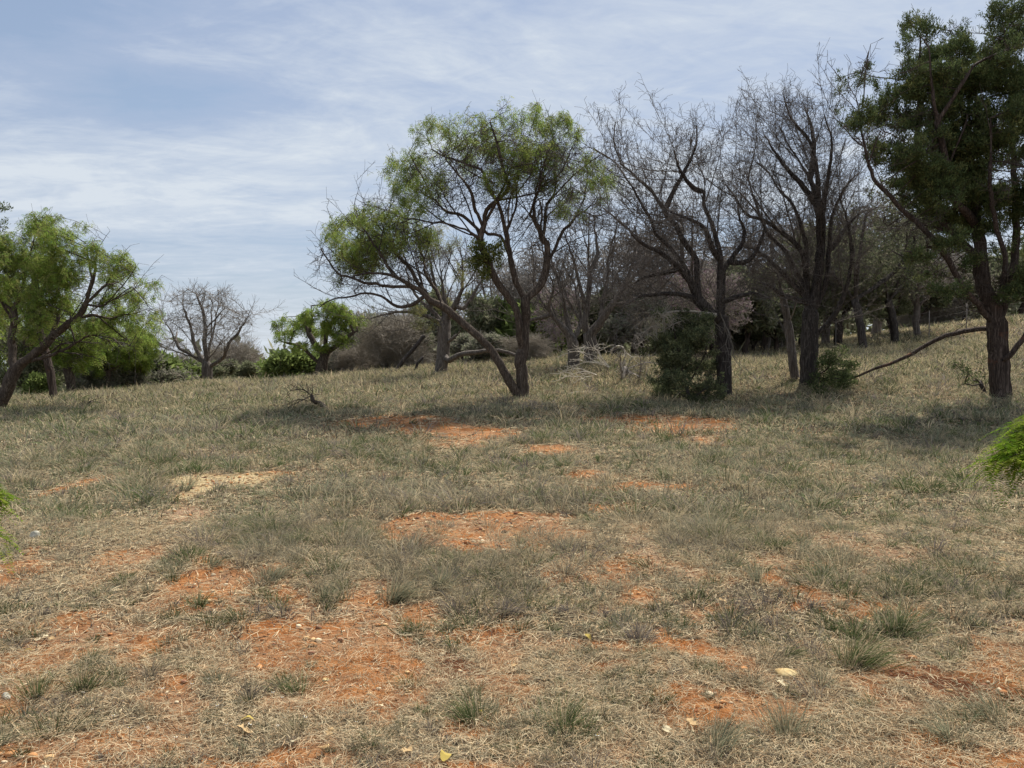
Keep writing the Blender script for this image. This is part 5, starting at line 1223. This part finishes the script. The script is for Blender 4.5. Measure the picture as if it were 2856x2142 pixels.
def stone(name, label, cat, px, py, rx, ry, rz, m, seed, sink=.45, group=None):
    rng = np.random.default_rng(seed); p = hit(px * K, py * K); v, f = ico(3)
    n = 1 + .28 * (fbm(v[:, 0] * 1.4 + seed, v[:, 1] * 1.4 + v[:, 2], 1.0, seed, 3) - .5) * 2
    cuts = unit(rng.normal(size=(7, 3))); 
    for c in cuts:
        dd = v @ c; n = np.where(dd > .72, n * (.72 / np.maximum(dd, .01)) ** .8, n)
    q = v * n[:, None] * np.array([rx, ry, rz]); ca, sa = math.cos(seed), math.sin(seed)
    q = np.stack([q[:, 0] * ca - q[:, 1] * sa * .6, q[:, 0] * sa * .6 + q[:, 1] * ca, q[:, 2]], 1)
    o = mesh_obj(name, q, f.ravel(), np.arange(len(f)) * 3, m, smooth=True); o.location = (p[0], p[1], p[2] + rz * (1 - sink) - rz * .3); tag(o, label, cat, group); return o
stone('stone', 'flat ochre rock half buried in the dry grass at lower right', 'rock', 1700, 1468, .075, .055, .035, M_STY, 3, .5)
stone('stone', 'lichened pale rounded rock in the grass near the left edge', 'rock', 75, 1165, .085, .07, .06, M_STG, 8, .3)
stone('stone', 'cream stone in the grass at far lower left', 'rock', 14, 1508, .03, .022, .02, M_STG, 12)
stone('stone', 'rusty flat stone at the front edge of the left bare soil', 'rock', 545, 1338, .03, .022, .016, M_STO, 15)
stone('stone', 'tan stone low in the grass left of the large soil patch', 'rock', 198, 1537, .02, .016, .014, M_STO, 17)
stone('stone', 'pale stone on the bare soil below the central bunch grass', 'rock', 703, 1474, .02, .015, .012, M_STY, 19)
stone('stone', 'flat tan stone beside another on the lower soil patch', 'rock', 762, 1545, .022, .016, .010, M_STY, 21)
stone('stone', 'small yellow stone near the yellow leaf', 'rock', 815, 1372, .017, .013, .012, M_STY, 22)
stone('stone', 'ochre flake of rock beside the central bare patch', 'rock', 1178, 1272, .03, .018, .012, M_STY, 23)
for k, (px, py, lb) in enumerate([(1112, 1160, 'dark clod on the central bare soil, nearest of three'), (1090, 1152, 'dark clod on the central bare soil, between the other two'), (1100, 1132, 'dark clod by the far rim of the central bare soil')]):
    stone('soil_clod', lb, 'clod', px, py, .045, .03, .022, M_CLOD, 30 + k, group='dark clods on the central bare patch')

def gravel():
    rng = np.random.default_rng(3); v, f = ico(1); n0 = 42000
    x, y = scatter(n0, 2.4, 12.5); b, *_ = bareness(x, y); k = rng.random(n0) < np.clip((b - .32) * 1.6, 0, 1) ** 1.4; x, y = x[k], y[k]; n = len(x)
    s_ = rng.lognormal(math.log(.0056), .6, n).clip(.0025, .022) * (1 + (y - 4).clip(0) * .08)
    sc = np.stack([s_ * rng.uniform(.8, 1.5, n), s_ * rng.uniform(.8, 1.3, n), s_ * rng.uniform(.5, .9, n)], 1)
    V = v[None] * sc[:, None] * rng.uniform(.75, 1.2, (n, len(v), 1)) + np.stack([x, y, ground(x, y) + s_ * .3], 1)[:, None]
    pal = np.array([[.60, .40, .20], [.52, .26, .11], [.66, .54, .36], [.38, .17, .07], [.30, .15, .09]])
    T = np.repeat(pal[rng.integers(0, 5, n)] * rng.uniform(.7, 1.15, (n, 1)), len(v), 0)
    L = (f.ravel()[None] + (np.arange(n) * len(v))[:, None]).ravel()
    m = mat('gravel'); g = NT(m); p = g.n('ShaderNodeBsdfPrincipled'); g.l(g.attr('tint').outputs['Color'], p.inputs['Base Color']); p.inputs['Roughness'].default_value = .95; p.inputs['Specular IOR Level'].default_value = .1
    o_ = g.n('ShaderNodeOutputMaterial'); g.l(p.outputs[0], o_.inputs[0])
    o = mesh_obj('gravel', V.reshape(-1, 3), L, np.arange(n * len(f)) * 3, m, tint=T)
    tag(o, 'rusty and tan gravel strewn over the bare soil', 'gravel', kind='stuff')
gravel()

def flat_mat(name, c, tr=.3):
    m = mat(name); g = NT(m); f = g.noise(60, 3, .6); col = g.ramp(f, [(.3, tuple(q * .7 for q in c)), (.7, c)])
    d = g.n('ShaderNodeBsdfDiffuse'); t = g.n('ShaderNodeBsdfTranslucent'); g.l(col, d.inputs[0]); g.l(col, t.inputs[0]); mx = g.n('ShaderNodeMixShader'); mx.inputs[0].default_value = tr
    g.l(d.outputs[0], mx.inputs[1]); g.l(t.outputs[0], mx.inputs[2]); o = g.n('ShaderNodeOutputMaterial'); g.l(mx.outputs[0], o.inputs[0]); return m
M_LTAN = flat_mat('tan dead leaf', (.66, .47, .25)); M_LYEL = flat_mat('yellow leaf', (.58, .45, .13)); M_LCRM = flat_mat('cream dead leaf', (.74, .64, .42)); M_LRED = flat_mat('rust dead leaf', (.40, .17, .08)); M_WHITE = flat_mat('white petals', (.85, .84, .80)); M_YCTR = flat_mat('flower centre', (.75, .55, .08))
def oak_leaf(name, m, seed, lobed=True):
    rng = np.random.default_rng(seed); n = 26; t = np.linspace(0, 1, n)
    half = .30 * np.sin(np.pi * t) ** .7 * (1 + (.42 * np.cos(t * 2 * np.pi * 3.2 + .5) if lobed else 0)); curl = rng.uniform(.1, .3)
    xs = t - .5; V = []
    for s_ in (-1, 0, 1):
        yy = half * s_; zz = curl * (yy ** 2) * 3 + .18 * np.sin(t * 3 + seed) ** 2 + (rng.normal(0, .015, n) if s_ else 0); V.append(np.stack([xs, yy, zz], 1))
    V = np.concatenate(V); f = []
    for a in (0, n):
        for i in range(n - 1): f += [a + i, a + i + 1, a + n + i + 1, a + n + i]
    st = len(V); V = np.vstack([V, [[-.5, -.008, .0], [-.5, .008, 0], [-.72, .012, .03], [-.72, -.004, .03]]]); f += [st, st + 1, st + 2, st + 3]
    me = mesh_obj(name, V, np.array(f), np.arange(len(f) // 4) * 4, m); return me
leaf_spots = [(90, 1392, .07, 'cream', 'cream lobed leaf, largest at the lower left edge of the photo'), (60, 1420, .05, 'yel', 'yellowish leaf just below the cream lobed leaf at lower left'), (112, 1397, .04, 'tan', 'tan leaf tight beside the cream lobed leaf at lower left'),
 (1038, 1555, .023, 'yel', 'bright yellow leaf in the straw near the bottom centre'), (1030, 1572, .018, 'cream', 'tiny cream leaf under the bright yellow one'), (535, 1572, .055, 'yel', 'yellow-tan curled leaf, left one of the bottom left pair'), (528, 1600, .07, 'tan', 'large tan curled leaf below the yellow-tan one at bottom left'),
 (640, 1617, .05, 'cream', 'pointed cream leaf between bunches at the bottom'), (713, 1598, .045, 'tan', 'squarish tan leaf at the bottom near the centre'), (700, 1640, .05, 'tan', 'tan leaf at the very bottom beside a soil gap'), (1495, 1578, .06, 'tan', 'rusty tan leaf at the bottom right of centre'), (1505, 1550, .03, 'red', 'rust leaf above the rusty tan one'),
 (1270, 1388, .045, 'yel', 'yellow leaf caught in a dark bunch right of the central soil'), (1355, 1375, .05, 'cream', 'cream leaf among straw right of centre'), (1560, 1310, .06, 'tan', 'curled tan leaf in the path of dry grass at right'), (1550, 1318, .04, 'red', 'rust leaf beside the curled tan leaf at right'),
 (1930, 1265, .06, 'tan', 'tan lobed leaf in the grass at the right'), (2165, 1220, .06, 'tan', 'tan leaf near the right edge above the dark soil'), (2150, 1228, .05, 'red', 'rust leaf by the tan one near the right edge'), (1440, 1600, .05, 'cream', 'cream leaf at the bottom between two grey bunches'),
 (1690, 1500, .05, 'cream', 'cream leaf just below the ochre rock'), (1600, 1465, .03, 'tan', 'small tan leaf left of the ochre rock'), (1290, 1570, .04, 'cream', 'cream star-shaped leaf by the big bottom bunch'), (880, 1640, .05, 'tan', 'tan leaf at the bottom edge left of the big bunch'), (960, 1655, .07, 'yel', 'yellow-tan leaf cut by the bottom edge'),
 (1110, 1450, .04, 'tan', 'tan leaf on straw below the central bunches'), (820, 1545, .04, 'cream', 'cream leaf left of the bright yellow one'), (330, 1395, .035, 'tan', 'tan leaf under the left bunches'), (1730, 1295, .04, 'cream', 'cream leaf above the big green bunches'), (1850, 1262, .04, 'cream', 'cream leaf left of the tan lobed leaf'),
 (415, 1090, .06, 'cream', 'cream leaf beneath the pale soil patch'), (960, 1035, .07, 'tan', 'tan leaf in the greenest grass of the middle'), (1760, 1115, .06, 'cream', 'cream leaf far out in the right-hand grass'), (2050, 1155, .05, 'cream', 'cream leaf in the grass below the green sprig'), (2165, 1180, .05, 'cream', 'cream leaf at the right edge under the green sprig'), (1500, 1040, .07, 'cream', 'cream leaf out on the thin turf right of the centre')]
LM = {'cream': M_LCRM, 'yel': M_LYEL, 'tan': M_LTAN, 'red': M_LRED}; first = {}
for k, (px, py, ln, kind, lab) in enumerate(leaf_spots):
    p = hit(px * K, py * K)
    if p is None: continue
    if kind not in first: o = first[kind] = oak_leaf('fallen_leaf', LM[kind], 40 + k, kind != 'yel')
    else: o = first[kind].copy(); scene.collection.objects.link(o)
    o.location = (p[0], p[1], p[2] + .028); o.scale = (ln * 1.1,) * 3; o.rotation_euler = (rb.normal(0, .3), rb.normal(0, .3), rb.uniform(0, 6.28)); tag(o, lab, 'leaf', 'fallen leaves in the near grass')

def flower():
    n = 12; V = [[0, 0, .004]]; f = []
    for i in range(n):
        a = i * 2 * math.pi / n; V += [[math.cos(a - .2) * .6, math.sin(a - .2) * .6, 0], [math.cos(a) * 1.0, math.sin(a) * 1.0, .15], [math.cos(a + .2) * .6, math.sin(a + .2) * .6, 0]]; b0 = 1 + i * 3; f += [0, b0, b0 + 1, b0 + 2]
    return np.array(V, float), np.array(f)
fl0 = None
for k, (px, py) in enumerate([(590, 1517), (610, 1535), (515, 1415), (540, 1430), (590, 1450), (555, 1432), (352, 1512), (300, 1540), (310, 1525), (345, 1510), (415, 1512), (430, 1545), (470, 1555), (450, 1500), (490, 1590), (540, 1600), (510, 1575), (245, 1575), (200, 1560), (180, 1530),
                              (150, 1500), (30, 1460), (600, 1598), (700, 1560), (660, 1580), (1290, 1620), (770, 1590), (380, 1620), (320, 1600), (280, 1610), (100, 1480), (1880, 1040), (1560, 1120), (990, 1445), (1010, 1400), (650, 1490)]):
    p = hit(px * K, py * K); z = .045 + rb.uniform(0, .02)
    if fl0 is None:
        V, f = flower(); r0 = thing('white_flower', '', 'flower', (p[0], p[1], p[2] + z)); fl0 = r0
        mesh_obj('petals', V * .009, f, np.arange(len(f) // 4) * 4, M_WHITE, r0)
        v, f2 = ico(1); mesh_obj('flower_head', v * np.array([.0035, .0035, .002]) + np.array([0, 0, .002]), f2.ravel(), np.arange(len(f2)) * 3, M_YCTR, r0)
        t = tubes(np.array([[0, 0, -.06], [.002, 0, -.03], [0, 0, 0]]), np.array([-1, 0, 1]), np.full(3, .0009), np.arange(3), thick=.0); mesh_obj('stalk', *t, M_MTW, r0)
        r = r0
    else:
        r = fl0.copy(); scene.collection.objects.link(r); r.location = (p[0], p[1], p[2] + z); r.rotation_euler = (rb.normal(0, .4), rb.normal(0, .4), rb.uniform(0, 6)); r.scale = (rb.uniform(.6, 1.1),) * 3
        for ch in list(fl0.children): d = ch.copy(); scene.collection.objects.link(d); d.parent = r
    tag(r, 'tiny white flower head among the near grass bunches', 'flower', 'tiny white flowers in the near grass')

# ------------------------------------------------------------------ young mesquite sprays reaching in from both sides
def sapling(name, label, bx, by, tips, seed, big):
    """a thin stem rooted just outside the frame whose feathery sprays hang into it"""
    rng = np.random.default_rng(seed); z = gz(bx, by) - .03; o = np.array([bx, by, z]); root = thing(name, label, 'plant', tuple(o))
    sk = Skel(seed); hgt = max(t[2] for t in tips) + .12; top = np.array([bx, by + .02, z + hgt - z])
    top[2] = hgt; sk.limb([o, o + (top - o) * .35 + np.array([.06, .03, 0]), o + (top - o) * .7 + np.array([-.04, -.02, 0]), top], .05, amp=5)
    ends = []
    sg_ = np.sign(bx)                                         # boughs leave the stem on every side, not only towards the clearing
    tips = list(tips) + [(bx + sg_ * rng.uniform(.1, .6), by + rng.uniform(-.5, .5), hgt - rng.uniform(.05, .75)) for _ in range(7)] + [(bx + rng.uniform(-.15, .2) * sg_, by + rng.uniform(-.4, .4), hgt + rng.uniform(.0, .25)) for _ in range(3)]
    for t in tips:
        t = np.array(t, float); a = sk.P[sk.nearest(np.array([bx, by, t[2] + .1]))]; m = (a + t) / 2 + np.array([0, 0, .07]); n0 = len(sk.P); sk.limb([a, m, t], .03, amp=1.5); ends.append(np.arange(n0, len(sk.P)))
    r, w = sk.radii(.0014, .009); P = np.array(sk.P); par = np.array(sk.par)
    t = tubes(P - o, par, r, np.arange(len(P)), thick=.004, seed=seed); mesh_obj('stem', *t, M_MTW, root, smooth=True)
    Q, C = [], []
    for e in ends:
        pos = P[e[len(e) // 4:]]; pos = np.repeat(pos, big, 0) + rng.normal(0, .012, (len(pos) * big, 3))
        n = len(pos); a = rng.uniform(0, 2 * np.pi, n); rd = unit(np.stack([np.cos(a) * .8 - np.sign(bx) * .5, np.sin(a) * .8, -.45 * rng.uniform(0, 1.6, n)], 1)); side = unit(np.cross(rd, np.array([0, 0, 1.]))); L_ = .11 * rng.uniform(.6, 1.2, n)
        c0 = np.array([[.12, .20, .015], [.16, .24, .022], [.09, .16, .014], [.22, .27, .04]])[rng.integers(0, 4, n)] * rng.uniform(.8, 1.2, (n, 1))
        NP_ = 16
        for k in range(NP_):
            tt = (k + .5) / NP_
            for sg in (-1, 1):
                b0 = pos + rd * (L_ * tt)[:, None] + np.array([0, 0, -1.]) * (L_ * tt * tt * .4)[:, None]; d = unit(side * sg + rd * .5 + np.array([0, 0, -.15]) + rng.normal(0, .06, (n, 3))); ln = .034 * (1.1 - .7 * tt) * rng.uniform(.85, 1.1, n)
                wv = unit(np.cross(d, np.cross(side, rd) + rng.normal(0, .2, (n, 3)))) * .0024
                Q.append(np.stack([b0, b0 + d * (ln * .5)[:, None] + wv, b0 + d * ln[:, None], b0 + d * (ln * .5)[:, None] - wv], 1)); C.append(c0)
    quads_obj('foliage', np.concatenate(Q) - o, M_LEAF, root, np.concatenate(C)); return root
def T(px, py, d): return tuple(pix(px * K, py * K, d))
sapling('mesquite_sapling', 'bright green feathery mesquite sprays reaching in at the right edge', 2.12, 2.6, [T(2165, 965, 2.5), T(2150, 1005, 2.45), T(2190, 935, 2.55), T(2205, 1000, 2.4), T(2215, 915, 2.6), T(2180, 980, 2.5)], 71, 4)
sapling('mesquite_sapling', 'bright green feathery mesquite sprays at the left edge', -2.25, 2.5, [T(8, 1072, 2.5), T(-12, 1075, 2.45), T(-12, 1150, 2.4)], 72, 3)
